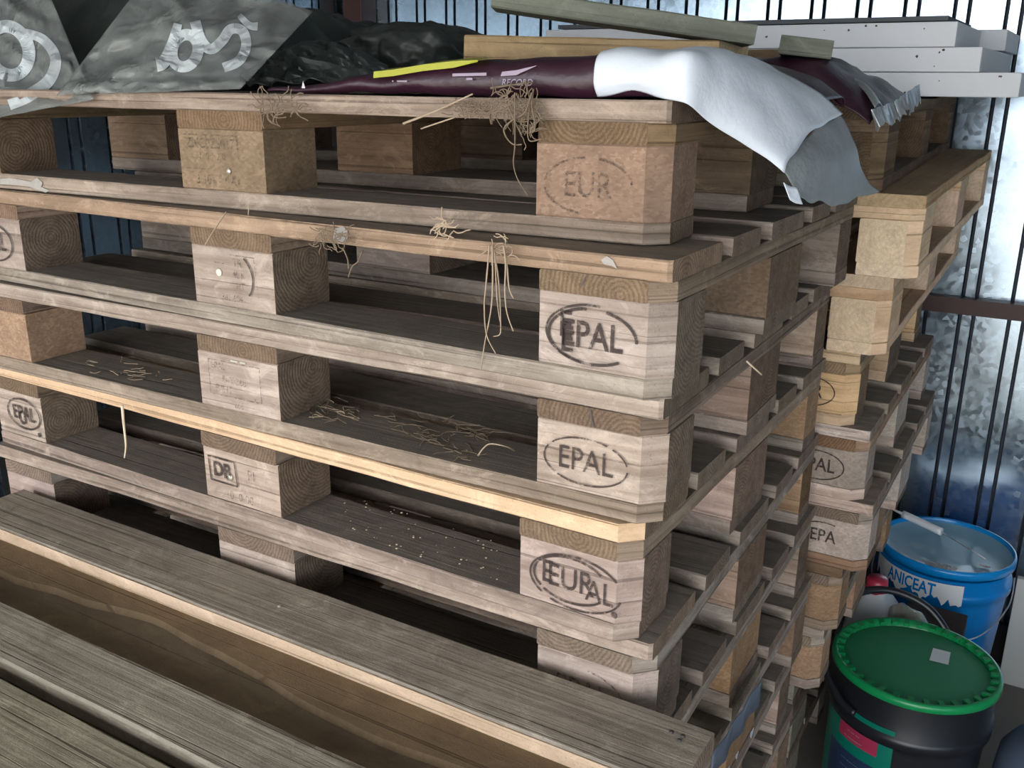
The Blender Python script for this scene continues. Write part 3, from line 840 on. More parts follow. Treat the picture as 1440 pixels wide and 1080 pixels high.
secs += [[(.01, .014, ZT+.002), (.01, .012, ZT+.02), (.01, .02, ZT+.038), (.012, .06, ZT+.045), (.015, .17, ZT+.042), (.02, .30, ZT+.037), (.02, .34, ZT+.01)],
         [(.045, .06, ZT-.005), (.045, .07, ZT+.006), (.045, .085, ZT+.016), (.05, .12, ZT+.020), (.05, .2, ZT+.024), (.06, .31, ZT+.024), (.06, .34, ZT+.008)],
         [(.075, .12, ZT-.035), (.075, .14, ZT-.026), (.078, .16, ZT-.018), (.08, .19, ZT-.012), (.08, .24, ZT-.006), (.09, .33, ZT+.002), (.09, .35, ZT-.01)]]
body = section_sheet('sack_body', secs, M['maroon'], sack, 5, .0016, .004, 1)
off = Vector((0, -.0045, .0028))
ws = []
for x, ht in ((-.084, .0415), (-.06, .043), (-.03, .0445)):
    s7 = sec(x, ht); yo = .046*x
    ws.append([Vector(q)+off for q in (s7[0], s7[1], s7[2], s7[3], (x+.01, .09+yo, ZT+ht+.003), (x+.02, .14+yo, ZT+ht+.002))])
ws.append([Vector(q) for q in ((.012, .004, ZT-.004), (.013, .002, ZT+.018), (.014, .010, ZT+.042), (.016, .055, ZT+.049), (.022, .12, ZT+.048), (.03, .19, ZT+.043))])
ws.append([Vector(q) for q in ((.030, .040, ZT-.024), (.032, .036, ZT-.008), (.036, .050, ZT+.014), (.040, .085, ZT+.030), (.043, .15, ZT+.034), (.046, .22, ZT+.030))])
ws.append([Vector(q) for q in ((.062, .082, ZT-.050), (.064, .078, ZT-.036), (.067, .095, ZT-.018), (.070, .13, ZT-.003), (.074, .19, ZT+.008), (.078, .255, ZT+.010))])
ws.append([Vector(q) for q in ((.090, .105, ZT-.074), (.091, .108, ZT-.064), (.093, .125, ZT-.052), (.096, .165, ZT-.036), (.100, .225, ZT-.024), (.104, .285, ZT-.018))])
we = section_sheet('white_end', ws, M['whitebag'], sack, 6, .0014, .006, 4); we['label'] = 'white hanging end'
gs = [[Vector(q) for q in ((.084, .108, ZT-.066), (.087, .134, ZT-.052), (.090, .178, ZT-.034), (.095, .235, ZT-.022), (.099, .283, ZT-.014))],
      [Vector(q) for q in ((.096, .125, ZT-.088), (.103, .150, ZT-.078), (.110, .195, ZT-.062), (.113, .250, ZT-.055), (.118, .300, ZT-.048))],
      [Vector(q) for q in ((.103, .132, ZT-.098), (.109, .170, ZT-.100), (.117, .225, ZT-.088), (.122, .275, ZT-.084), (.126, .320, ZT-.080))],
      [Vector(q) for q in ((.106, .150, ZT-.102), (.114, .200, ZT-.112), (.123, .255, ZT-.112), (.132, .305, ZT-.113), (.146, .345, ZT-.112))]]
ge = section_sheet('torn_lining', gs, M['greybag'], sack, 8, .0014, .012, 9); ge['label'] = 'grey torn lining'
# white corner under the lining
wc = section_sheet('torn_flap', [[Vector(q) for q in ((.090, .104, ZT-.082), (.094, .112, ZT-.086), (.100, .122, ZT-.088))], [Vector(q) for q in ((.097, .110, ZT-.100), (.101, .118, ZT-.104), (.106, .128, ZT-.106))]], M['whitebag'], sack, 4, .0012)
# print on the front of the sack
def sack_print(vf, x, z, mat, scale=1.0, name='printing'):
    vs, fs = vf
    me = mesh([(x+v[0], .006+.046*x - .0035 - (.0014 if z+v[1] < ZT+.03 else .0), z+v[1]) for v in vs], fs)
    return link(name, me, mat, sack)
def px_print(vf_px, y_, mat, name='printing'):
    vs, fs = vf_px
    me = mesh([at_y(v[0], v[1], y_ + .046*at_y(v[0], v[1], y_).x) for v in vs], fs)
    return link(name, me, mat, sack)
yst = [(-.358, .0262), (-.33, .0285), (-.29, .034), (-.25, .0375), (-.22, .0385)]
vs, fs = [], []
for k, (x, h) in enumerate(yst):
    yo = .046*x
    w0 = .007 if k < 4 else .002
    vs += [(x, .006+yo-.004, ZT+h-w0), (x, .006+yo-.003, ZT+h), (x, .006+yo+.03, ZT+h+.004)]
for k in range(len(yst)-1):
    for q in range(2): fs.append((k*3+q, (k+1)*3+q, (k+1)*3+q+1, k*3+q+1))
link('yellow_stripe', mesh(vs, fs), M['yellow'], sack)
rec = text_me('RECORD', .0095, .0001, .25)
sack_print(rec, -.172, ZT+.0155, M['greyprint'], name='lettering')
sack_print(join([([Vector(q+(0,)) for q in ((-.020,.0),(-.001,.001),(.004,.003),(.018,.0085),(.024,.011),(.014,.009),(.0,.0062),(-.018,.0045))], [tuple(range(8))])]), -.172, ZT+.022, M['greyprint'])
sack_print(join([bar_vf(-.020, 0, .024, .001, .003), bar_vf(-.002, -.004, .006, -.004, .002)]), -.232, ZT+.023, M['greyprint'])
sack_print(join([bar_vf(-.007, 0, .007, 0, .0016), bar_vf(-.014, 0, -.012, 0, .0016)]), -.318, ZT+.016, M['greyprint'])
sack_print(([Vector((-.003,-.003,0)), Vector((.003,-.003,0)), Vector((.0,.005,0))], [(0,1,2)]), -.460, ZT+.010, M['whiteprint'])

# second sack, behind
sk2 = thing('maroon_sack', 'maroon plastic sack behind the white hanging end, torn open with silver lining', 'sack', (0,0,0))
def sec2(x, zf, zb_, y0=.37, y1=.66, lift=0.0):
    return [(x, y0, ZT+zf), (x, y0+.03, ZT+zf+.018+lift), (x, (y0+y1)/2, ZT+(zf+zb_)/2+.022+lift), (x, y1-.03, ZT+zb_+.018+lift), (x, y1, ZT+zb_)]
s2 = [sec2(-.5, .003, .003), sec2(-.3, .005, .005, lift=.012), sec2(-.1, .005, .005, lift=.02), sec2(.02, .006, .008, lift=.022),
      sec2(.06, .004, .004, .36, .66, .008), sec2(.095, -.012, -.004, .36, .68, .002), sec2(.12, -.032, -.012, .37, .70, -.006)]
section_sheet('sack_body', s2, M['maroon'], sk2, 5, .0016, .007, 3)
def jag(pa, pb, w, n, seed):
    rr = random.Random(seed); vs, fs = [], []
    pa, pb = Vector(pa), Vector(pb)
    for k in range(n+1):
        q = pa.lerp(pb, k/n)
        vs += [q + Vector((rr.uniform(-.002,.002), 0, .012*w)), q + Vector((rr.uniform(.004,.012), rr.uniform(-.004,.004), -rr.uniform(.35,1.1)*.016*w))]
    fs = [(2*k, 2*k+2, 2*k+3, 2*k+1) for k in range(n)]
    return vs, fs
o = link('torn_edge', mesh(*join([jag((.120,.372,ZT-.024), (.121,.50,ZT-.016), 1, 22, 1), jag((.121,.50,ZT-.016), (.128,.655,ZT+.008), 1, 22, 2)])), M['foil'], sk2)
o['label'] = 'silver torn edge'; o.modifiers.new('t', 'SOLIDIFY').thickness = .0012
st_ = [[(.02,.50,ZT+.036),(.02,.52,ZT+.036)], [(.06,.46,ZT+.027),(.06,.485,ZT+.030)], [(.095,.42,ZT+.012),(.095,.45,ZT+.015)], [(.121,.385,ZT-.010),(.121,.43,ZT-.006)]]
o = section_sheet('lining_strip', [[Vector(a), (Vector(a)+Vector(b))/2+Vector((0,0,.004)), Vector(b)] for a, b in st_], M['foil'], sk2, 5, .001, .006, 5); o['label'] = 'silver lining strip'

# timbers on the sacks
def timber(name, label, pa, pb, w, t, mat, seed, tint=(1,1,1), end='end'):
    pa, pb = Vector(pa), Vector(pb); d = pb-pa; L = d.length
    root = thing(name, label, 'timber', tuple((pa+pb)/2))
    x = d.normalized(); y = Vector((0,0,1)).cross(x).normalized(); z = x.cross(y)
    root.rotation_euler = Matrix((x, y, z)).transposed().to_euler()
    put('beam', plank(L, w, t, 'x', jit=.0014, bev=.002, seed=seed), [M[mat], M[end]], root, (0, 0, 0), tint)
    return root
def timber_px(name, label, e0, e1, w, t, mat, seed, tint=(1,1,1), end='end'):
    """e0/e1: front bottom edge ends"""
    e0, e1 = Vector(e0), Vector(e1); d = (e1-e0).normalized()
    away = Vector((0,0,1)).cross(d).normalized()
    return timber(name, label, e0+away*w/2, e1+away*w/2, w, t, mat, seed, tint, end)
timber_px('rough_beam', 'ochre squared beam lying along the front of the maroon sack', at_y(652, 84, .29), at_y(1008, 98, .27), .10, .034, 'oldbeam', 1, (1.0,.98,.9), 'endpine')
timber_px('brown_beam', 'short dark brown beam under the greenish boards', at_y(985, 97, .63), at_y(1134, 98, .61), .09, .029, 'brownwood', 2, (.62,.55,.45))
timber_px('greenish_beam', 'long greenish grey board lying tilted across the top, its left end raised', at_y(690, 10, .13), at_y(1060, 63, .275), .09, .023, 'greenwood', 5, (.62,.66,.66))
zg = at_y(1060, 63, .275).z
timber_px('greenish_board', 'short greenish grey board end right of the long board', at_y(1094, 75, .385), at_y(1168, 83, .40), .20, .023, 'greenwood', 6, (.60,.64,.63))
zb1 = ZT+.047
o = timber('thin_grey_board', 'thin grey board lying behind the ochre beam', (-.42, .53, zb1-.012), (-.06, .56, zb1-.010), .07, .016, 'greenwood', 7, (.7,.75,.75))
def cf(u, v):
    x = -.50 + u*.16; y = .62 + v*.10
    h = .055*math.sin(u*math.pi)**.6*math.sin(.25+v*2.4) + (ridge((u, v), 4, 3)-.2)*.03
    return (x, y, ZT+.03+max(0, h))
o = sheet('clear_wrap', cf, 26, 18, M['filmclear'], None, .0006, False); tag(o, 'crumpled clear plastic wrap behind the ochre beam', 'wrap')

# polystyrene boards on the rear stack's top pallet
GF = 'white foam boards on the rear stack'
zf0 = zb(0) + HB + .012
fdat = [(.215, 1.40, 0, 'bottom white foam board on the rear stack, reaching farthest right'),
        (.135, 1.385, 1, 'middle white foam board of the three on the rear stack'),
        (.082, 1.375, 2, 'top white foam board of the three on the rear stack')]
for xr, yf, k, lab in fdat:
    t = thing('foam_board', lab, 'foam board', (xr, yf, zf0 + k*.0505), (TB*.6, 0, .0), GF)
    link('slab', box(-.98, 0, 0, .46 if k == 2 else .74, 0, .05, .003), M['foam'], t)
    rr = random.Random(k+3); parts = []
    for q in range(9):
        x, z, r = rr.uniform(-.55, -.02), rr.uniform(.006, .046), rr.uniform(.0012, .0032)
        parts.append(([Vector((x + r*math.cos(w*math.pi/4)*rr.uniform(.6,1.3), -.0008, z + r*math.sin(w*math.pi/4)*rr.uniform(.6,1.3))) for w in range(8)], [tuple(range(8))]))
    link('specks', mesh(*join(parts)), M['foamspeck'], t)
t = link('grey_foam_board', box(0, .30, 0, .4, 0, .05, .003), M['foam'], None, (-.115, 1.60+.26, zf0+.101+.002)); tag(t, 'shaded foam board end behind the top white board', 'foam board', GF)
t.location = (-.16, 1.845, zf0+.1015+.006)
t.rotation_euler = (TB*.6, 0, 0)
t = link('dark_sheet', box(-.93, 0, 0, .42, 0, .010, .001), M['slab'], None, (.06, 1.39, zf0+.1535)); tag(t, 'thin dark sheet lying on the white foam boards', 'sheet'); t.rotation_euler = (TB*.6, 0, 0)

# ------------------------------------------------------------------ straw, roots, splinters
# pale smears on the front boards
def smear(poly, face_y, parent, mat, nm='paint_smear'):
    """poly in photo pixels, laid on the front face of a pallet board (local y = face_y)"""
    bpy.context.view_layer.update()
    iw = parent.matrix_world.inverted(); w_ = parent.matrix_world
    n_ = (w_.to_3x3() @ Vector((0,-1,0))); o_ = w_ @ Vector((0, face_y-.0016, 0)); out = []
    for u, v in poly:
        d = ray(u, v); t = (o_-CAM).dot(n_)/d.dot(n_); out.append(iw @ (CAM + d*t))
    c = sum(out, Vector())/len(out); vs = [q - c for q in out]
    return link(nm, mesh(vs, [tuple(range(len(vs)))]), mat, parent, c)
smear([(0,252),(14,250),(30,253),(44,256),(52,250),(60,257),(58,263),(70,268),(64,271),(50,266),(40,262),(20,260),(0,259)], 0, PA[0][0], M['smear'])
smear([(470,322),(482,318),(490,326),(488,338),(478,342),(468,336)], 0, PA[1][0], M['smear'], 'pale_knot')
smear([(845,366),(853,360),(862,366),(868,378),(860,374),(850,372)], 0, PA[1][0], M['smear'], 'pale_knot')
smear([(829,573),(832,580),(833,590),(836,600),(834,600),(831,591),(829,581)], 0, PA[2][0], M['foamspeck'], 'crack')
smear([(823,388),(817,402),(818,403),(824,391)], 0, PA[1][0], M['foamspeck'], 'crack')
def strand(px, y, r=.0012, r1=None, k=5, dy=None):
    pts = [at_y(u, v, y + (dy[i] if dy else 0)) for i, (u, v) in enumerate(px)]
    return tube_vf(smooth_path(pts, k), r, r1, 5)
def clump(name, label, vfs, mat, cat='straw'):
    o = link(name, mesh(*join(vfs), smooth=True), mat); return tag(o, label, cat)
def fuzz(u0, v0, u1, v1, y, n, seed, ln=22, r=.0006):
    rr = random.Random(seed); out = []
    for _ in range(n):
        u, v = rr.uniform(u0, u1), rr.uniform(v0, v1); a = rr.uniform(0, 6.28); pts = [(u, v)]
        for _ in range(4):
            a += rr.uniform(-.9, .9); pts.append((pts[-1][0]+ln*.25*math.cos(a), pts[-1][1]+ln*.25*math.sin(a)))
        out.append(strand(pts, y, r, None, 3))
    return out
clump('straw_bunch', 'bunch of long pale straws hanging over the second pallet board', [
    strand([(688,345),(686,372),(683,405),(681,430),(684,470),(697,497)], -.082, .0011, .0006),
    strand([(692,345),(693,380),(692,420),(688,450),(682,480),(676,520)], -.080, .0011, .0007),
    strand([(694,350),(700,385),(703,420),(704,455),(703,470),(694,473)], -.078, .0010, .0006),
    strand([(696,360),(699,420),(703,452)], -.083, .0008, .0005),
    strand([(708,345),(711,370),(710,410),(713,440),(722,466)], -.080, .0011, .0007),
    strand([(709,350),(713,375),(716,405),(722,420)], -.078, .0013, .0006),
    ] + fuzz(684, 335, 716, 362, -.075, 16, 2, 20), M['straw'])
clump('root_tuft', 'matted root tuft hanging from the topmost pallet board', [
    strand([(748,130),(738,158),(722,168),(709,180),(712,193),(722,203),(734,203)], -.030, .0012, .0008),
    strand([(724,130),(724,165),(724,205),(722,230),(728,252),(742,275)], -.034, .0009, .0006),
    strand([(750,125),(748,150),(752,170),(752,185)], -.028, .001, .0006),
    strand([(745,150),(742,180),(745,198),(762,195)], -.026, .0008),
    strand([(715,150),(726,175),(734,190)], -.030, .0009), strand([(690,160),(692,175)], -.02, .001),
    ] + fuzz(690, 132, 756, 168, -.022, 70, 3, 26) + fuzz(725, 160, 752, 190, -.024, 22, 4, 24) + fuzz(636, 146, 690, 164, -.02, 46, 5, 16), M['root'], 'roots')
clump('straw_stalk', 'long dry stalk sloping across the topmost pallet board edge', [strand([(567,174),(610,157),(665,132)], -.035, .0016, .0010), strand([(592,181),(640,165)], -.03, .0009)], M['straw'])
clump('twig', 'thin reddish twig lying along the bottom of the maroon sack', [strand([(690,124),(715,120),(748,116)], -.018, .0014, .0010)], M['root'], 'twig')
clump('root_wisps', 'thin roots hanging under the second pallet board at its middle', [strand([(482,348),(489,365),(490,378)], -.080, .0009), strand([(510,352),(503,368),(495,375),(490,390)], -.080, .0009)] + fuzz(446, 322, 486, 346, -.078, 40, 8, 16), M['root'], 'roots')
clump('dry_grass', 'grass blade bent over the second pallet above the middle block', [strand([(318,298),(305,318),(290,342)], -.075, .0010, .0006), strand([(316,300),(300,325),(288,345)], -.077, .0008), strand([(350,290),(349,302)], -.07, .0008)], M['straw'])
clump('grass_knot', 'knotted dry grass on the lower board of the topmost pallet', fuzz(612, 306, 638, 325, -.062, 16, 12, 26, .0008), M['straw'])
clump('root_curls', 'curled roots on the topmost pallet board above its middle block', fuzz(368, 140, 420, 165, -.046, 34, 13, 26, .0007), M['root'], 'roots')
clump('splinter', 'white wood splinter hanging from the bright yellow board edge', [strand([(172,570),(174,595),(177,625),(175,644)], -.088, .0024, .0010)], M['splint'], 'splinter')
clump('splinter', 'pale splinter sticking out of the side of the front stack', [tube_vf(smooth_path([at_x(1050,508,.045), at_x(1060,517,.052), at_x(1071,527,.058)], 3), .0013, .0009, 5)], M['splint'], 'splinter')
# litter on bottom boards
def litter(name, label, regs, z, mat, n, seed, ln=.035, r=.0007):
    rr = random.Random(seed); out = []
    for _ in range(n):
        (u0, v0, u1, v1) = rr.choice(regs)
        t = rr.random(); q = at_z(u0+(u1-u0)*t + rr.gauss(0, 6), v0+(v1-v0)*t + rr.gauss(0, 7), z)
        q.y = min(max(q.y, -.035), .045)
        a = rr.uniform(0, 6.28); pts = [Vector(q) + Vector((0,0,r+rr.uniform(0,.006)))]
        for _ in range(3):
            a += rr.uniform(-.8, .8); pts.append(pts[-1] + Vector((math.cos(a), math.sin(a)*.6, 0))*ln/3*rr.uniform(.5, 1.4) + Vector((0,0,rr.uniform(-.002,.003))))
        for p_ in pts: p_.z = max(p_.z, z+r*.8)
        out.append(tube_vf(smooth_path(pts, 3), r, r*.6, 4))
    o = link(name, mesh(*join(out)), mat); tag(o, label, 'litter', None, 'stuff'); return o
zl = -.292 + BT
litter('hay_litter', 'grey hay litter on the lower board of the third pallet', [(445,578,500,588),(540,590,650,625),(560,600,660,645),(650,600,690,615)], zl, M['root'], 90, 3)
litter('straw_litter', 'pale straw bits on the third pallet board at the left', [(445,576,505,586),(120,510,200,528),(180,522,235,528)], zl, M['straw'], 30, 5, .03)
clump('pale_curl', 'pale curled root by the EPAL block on the third pallet', [tube_vf(smooth_path([at_z(672,641,zl+.002), at_z(680,630,zl+.012), at_z(690,624,zl+.022), at_z(712,628,zl+.018), at_z(724,634,zl+.004)], 5), .0012, .0008, 5)], M['straw'], 'roots')
def grit(name, label, rootk, region, z, n, seed):
    rr = random.Random(seed); parts = []
    (u0, v0, u1, v1, h) = region
    for _ in range(n):
        t = rr.random(); q = at_z(u0+(u1-u0)*t, v0+(v1-v0)*t + rr.uniform(-h, h), z); s = rr.uniform(.0003, .0010)
        parts.append(box_vf(q.x-s, q.x+s*1.3, q.y-s, q.y+s, z, z+s))
    o = link(name, mesh(*join(parts)), M['splint']); tag(o, label, 'crumbs', None, 'stuff')
grit('wood_crumbs', 'pale wood crumbs on the dusty lower board of the fourth pallet', 3, (480, 720, 700, 790, 28), -.437+BT, 60, 2)

# nails / plugs in blocks
def disc_on(block, x, z, r, mat, nm='nail'):
    W = .1
    pts = lathe([(.0002,0),(r,0),(r*.9,.0015),(.0002,.002)], 12)
    o = link(nm, pts, mat, block, (x, -W/2-.0005, z)); o.rotation_euler = (math.pi/2, 0, 0); return o
disc_on(PA[1][1][(0,1)], -.024, .045, .0052, M['plug'], 'plug')
disc_on(PA[3][1][(0,1)], -.022, .040, .0058, M['nail'])
disc_on(PA[0][1][(0,1)], .012, .026, .004, M['nail'])
for k, (dx, w_) in enumerate(((-.004, .013), (.012, .010))):
    link('metal_staple', box(-w_/2, w_/2, -.0012, 0, -.0012, .0012), M['nail'], PA[2][1][(0,1)], (dx, -.0502, .072))

# strip with hearts low at the stack's right side
hs = thing('heart_strip', 'slate blue plastic strip with white hearts low on the front stack side', 'strip', (0,0,0))
pa, pb = at_x(1068, 985, .062), at_x(1000, 1095, .062)
tp = Vector((0,0,.040))
vs = []
nseg = 14
for k in range(nseg+1):
    q = pa.lerp(pb, k/nseg); w = .003*math.sin(k*1.3)
    vs += [q + Vector((w,0,0)), q + tp + Vector((w*.5,0,0))]
link('strip', mesh(vs, [(2*k,2*k+2,2*k+3,2*k+1) for k in range(nseg)], smooth=True), M['stripfilm'], hs).modifiers.new('t','SOLIDIFY').thickness = .001
def heart(c, s, ax, up):
    pts = []
    for k in range(28):
        t = 2*math.pi*k/28
        pts.append(c + ax*(16*math.sin(t)**3)*s/17 + up*((13*math.cos(t)-5*math.cos(2*t)-2*math.cos(3*t)-math.cos(4*t))*s/17) + Vector((.0045,0,0)))
    return pts, [tuple(range(28))]
ax = (pb-pa).normalized()
for u, v, s in ((1053, 1030, .010), (1032, 1061, .0075), (1020, 1080, .005)):
    link('heart', mesh(*heart(at_x(u, v, .062), s, ax, Vector((0,0,1)))), M['heart'], hs)

# ------------------------------------------------------------------ buckets
def rim_pts(cx, cy, z, r): return cx, cy, z, r
# blue bucket
BX, BY, BZ, BR = .186, 1.895, -1.112, .183
bb = thing('blue_bucket', 'blue plastic bucket with milky lid and dripping white lettering by the metal wall', 'bucket', (BX, BY, FLOOR))
h = BZ - FLOOR
link('bucket_wall', lathe([(BR*.82,0),(BR*.95,h*.75),(BR*.955,h*.80),(BR*1.0,h*.805),(BR*1.0,h*.86),(BR*.955,h*.865),(BR*.955,h-.03)], 72), M['blue'], bb)
vs, fs = lathe_vf([(BR*.955,h-.010),(BR*.955,h+.002),(BR*.97,h+.006),(BR*1.0,h+.005),(BR*1.012,h-.003),(BR*1.012,h-.018),(BR*.985,h-.020),(BR*.985,h-.012)], 96)
link('rim', mesh(vs, fs, smooth=True), M['bluerim'], bb)
vs, fs = lathe_vf([(.0001,h-.014),(BR*.5,h-.015),(BR*.9,h-.012),(BR*.96,h-.006)], 72)
lidm = link('lid', mesh(vs, fs, smooth=True), M['lidfilm'], bb); lidm['label'] = 'milky bluish lid'
# paint splashes on lid
rr = random.Random(4)
def blob(cx, cy, z, r, seed, el=1.0):
    rr = random.Random(seed)
    return [Vector((cx + r*math.cos(2*math.pi*k/22)*rr.uniform(.6,1.15), cy + el*r*math.sin(2*math.pi*k/22)*rr.uniform(.6,1.15), z)) for k in range(22)], [tuple(range(22))]
q = at_z(1325, 792, BZ) - bb.location
link('paint_splash', mesh(*join([blob(q.x, q.y, h-.0105, .042, 5, .7)])), M['splash'], bb)
q2 = at_z(1392, 796, BZ) - bb.location
link('paint_splash', mesh(*join([blob(q2.x-.012, q2.y+.012, h-.0095, .017, 7, .6)])), M['splash'], bb)
parts = []
for k in range(6):
    a_ = (q.x-.024+k*.009, q.y-.018); parts.append(tube_vf(smooth_path([(a_[0], a_[1], h-.009), (a_[0]+.004, a_[1]+.012, h-.005), (a_[0]-.002, a_[1]+.030, h-.009)], 4), .0022, .0015, 5))
link('paint_ridges', mesh(*join(parts), smooth=True), M['splash'], bb)
# dripping lettering on bucket wall: curved white patch with blue letters
def on_cyl(r, th, z): return Vector((r*math.cos(th), r*math.sin(th), z))
def cyl_patch(r, th0, th1, ztop, zbot_fn, n=40, m=1):
    vs, fs = [], []
    for k in range(n+1):
        t = k/n; th = th0+(th1-th0)*t
        vs += [on_cyl(r, th, ztop), on_cyl(r, th, zbot_fn(t))]
    return vs, [(2*k, 2*k+2, 2*k+3, 2*k+1) for k in range(n)]
def ang(u, v, cx, cy, z):
    q = at_z(u, v, z); return math.atan2(q.y-cy, q.x-cx)
th0, th1 = ang(1252, 782, BX, BY, BZ-.05), ang(1345, 815, BX, BY, BZ-.05)
if th0 > 0: th0 -= 2*math.pi
rj = random.Random(2); jz = [rj.uniform(0, .035) for _ in range(41)]
link('label', mesh(*cyl_patch(BR*1.004, th0, th1, h-.036, lambda t: h-.075-jz[int(t*40)]*.8, 40)), M['white'], bb)
def cyl_text(s, size, r, th_c, zc, mat, parent, sx=.8, bold=.0008, shear=0, slope=0, name='lettering'):
    vs, fs = text_me(s, size, bold, shear)
    me = mesh([on_cyl(r, th_c + v.x*sx/r, zc + v.y + slope*v.x) for v in vs], fs)
    return link(name, me, mat, parent)
cyl_text('ANICEAT', .050, BR*1.010, (th0+th1)/2, h-.062, M['blue'], bb, .70, .0012)
# wire handle
lug = [on_cyl(BR*1.03, -.35, h-.045), on_cyl(BR*1.12, -.55, h-.10), on_cyl(BR*1.08, -.9, h-.16)]
link('handle', mesh(*tube_vf(smooth_path([on_cyl(BR*1.02, -.05, h-.05), on_cyl(BR*1.06, -.35, h-.12), on_cyl(BR*1.05, -.9, h-.19), on_cyl(BR*1.03, -1.57, h-.215), on_cyl(BR*1.05, -2.2, h-.19), on_cyl(BR*1.06, -2.8, h-.12), on_cyl(BR*1.02, -3.09, h-.05)], 8), .0022, n=6), smooth=True), M['wire'], bb)
# roller handle / foam lance lying on it
tl = thing('white_tool', 'white plastic tube tool with thin rod lying across the blue bucket lid', 'tool', (0,0,0))
zt = BZ+.012
A, B, D = at_z(1270, 723, zt+.012), at_z(1324, 748, zt+.006), at_z(1386, 786, zt+.0)
link('grip', mesh(*tube_vf([A, A.lerp(B,.1), A.lerp(B,.9), B], .0115, n=12), smooth=True), M['white'], tl)
link('rod', mesh(*tube_vf([B, B.lerp(D,.5), D], .0016, n=6), smooth=True), M['wire'], tl)
E_ = A + (A-B)*.24
link('tip', mesh(*tube_vf([A, E_], .0045, .0035, 8), smooth=True), M['white'], tl)

# green-lidded black bucket
GX, GY, GZ, GR = .205, 1.195, -1.097, .178
gb = thing('black_bucket', 'black bucket with green lid and green label in the bottom right corner', 'bucket', (GX, GY, FLOOR))
h = GZ - FLOOR
link('bucket_wall', lathe([(GR*.84,0),(GR*.94,h*.70),(GR*.945,h*.74),(GR*1.0,h*.745),(GR*1.0,h*.80),(GR*.965,h*.805),(GR*.985,h-.012)], 72), M['bucket'], gb)
lid = link('lid', mesh(*lathe_vf([(.0001,h-.006),(GR*.45,h-.005),(GR*.86,h-.008),(GR*.91,h-.010)], 96), smooth=True), M['greenlid'], gb); lid['label'] = 'dusty green lid'
vs, fs = lathe_vf([(GR*.905,h-.010),(GR*.92,h-.004),(GR*.975,h+.004),(GR*1.01,h+.003),(GR*1.025,h-.003),(GR*1.03,h-.013),(GR*1.0,h-.016)], 96)
link('lid_rim', mesh(vs, fs, smooth=True), M['green'], lid)
parts = []
for k in range(34):
    th = 2*math.pi*k/34
    c = on_cyl(GR*.925, th, h-.001); rd = Vector((math.cos(th), math.sin(th), 0)); tg = Vector((-math.sin(th), math.cos(th), 0))
    bx = box_vf(-.5,.5,-.5,.5,-.5,.5)
    parts.append(([c + rd*v[0]*.016 + tg*v[1]*.012 + Vector((0,0,v[2]*.009)) for v in bx[0]], bx[1]))
link('rim_ribs', mesh(*join(parts)), M['green'], lid)
q = at_z(1323, 921, GZ)-gb.location
stv = [(-.020,-.030),(.020,-.027),(.018,.031),(-.020,.029)]
stk = link('sticker', mesh([(q.x+a_, q.y+b_, h-.004) for a_, b_ in stv], [(0,1,2,3)]), M['sticker'], lid)
# label on wall
t0 = ang(1183, 1000, GX, GY, GZ-.14); t1 = ang(1262, 1040, GX, GY, GZ-.14)
if t0 > 0: t0 -= 2*math.pi
if t1 > 0: t1 -= 2*math.pi
R1 = GR*.968
link('label', mesh(*cyl_patch(R1+.002, t0-.25, t1, h-.085, lambda t: h-.40, 30)), M['labelgreen'], gb)
link('label_patch', mesh(*cyl_patch(R1+.0035, t0+(t1-t0)*.22, t0+(t1-t0)*.82, h-.125, lambda t: h-.165, 16)), M['labelred'], gb)
link('label_patch', mesh(*cyl_patch(R1+.003, t0+(t1-t0)*.05, t1-.03, h-.195, lambda t: h-.395, 16)), M['labelnavy'], gb)
tm = (t0+t1)/2
cyl_text('m', .055, R1+.0045, t0+.10, h-.105, M['stickergrey'], gb, .7, .0004, .2)
for k, s in enumerate(('-- --- ---', '-- -----------')):
    cyl_text(s, .014, R1+.005, tm-.02, h-.138-.016*k, M['stickergrey'], gb, .8, 0)
for k in range(8):
    cyl_text('------- -------- ------- -'[k:], .010, R1+.0045, tm-.01, h-.215-.020*k, M['stickergrey'], gb, .72, 0, 0, 0, 'lettering')
# bail handle, raised and leaning on the left/back side
hp = smooth_path([on_cyl(GR*r_, math.radians(d_), h+z_) for d_, r_, z_ in ((238,1.0,-.085),(225,1.05,-.075),(205,1.12,-.035),(182,1.16,.015),(160,1.15,.05),(138,1.13,.068),(115,1.1,.066),(92,1.06,.040),(75,1.03,-.01),(66,1.0,-.05))], 5)
link('handle', mesh(*tube_vf(hp, .0095, n=8), smooth=True), M['bucket'], gb)

# canister, box, bottle, blue-grey roll, leaning panel
cx, cy = .058, 1.53
cn = thing('canister', 'white plastic canister with red cap between pallets and green lidded bucket', 'canister', (cx, cy, FLOOR))
ct = -1.120-FLOOR
bm = bmesh.new()
def rr_sec(wx, wy, z, n=24):
    out = []
    for k in range(n):
        t = 2*math.pi*k/n; c_, s_ = math.cos(t), math.sin(t)
        kf = (abs(c_)**4+abs(s_)**4)**-.25
        out.append((wx*c_*kf, wy*s_*kf, z))
    return out
prof = [(.06,.09,0),(.066,.098,.012),(.066,.098,ct*.78),(.060,.090,ct*.87),(.040,.055,ct*.95),(.028,.030,ct*.97),(.026,.026,ct)]
vs, fs = [], []
for a_ in prof: vs += rr_sec(*a_)
for i in range(len(prof)-1):
    for q_ in range(24): fs.append((i*24+q_, i*24+(q_+1) % 24, (i+1)*24+(q_+1) % 24, (i+1)*24+q_))
fs += [tuple(reversed(range(24))), tuple(range(24*(len(prof)-1), 24*len(prof)))]
link('body', mesh(vs, fs, smooth=True), M['canister'], cn)
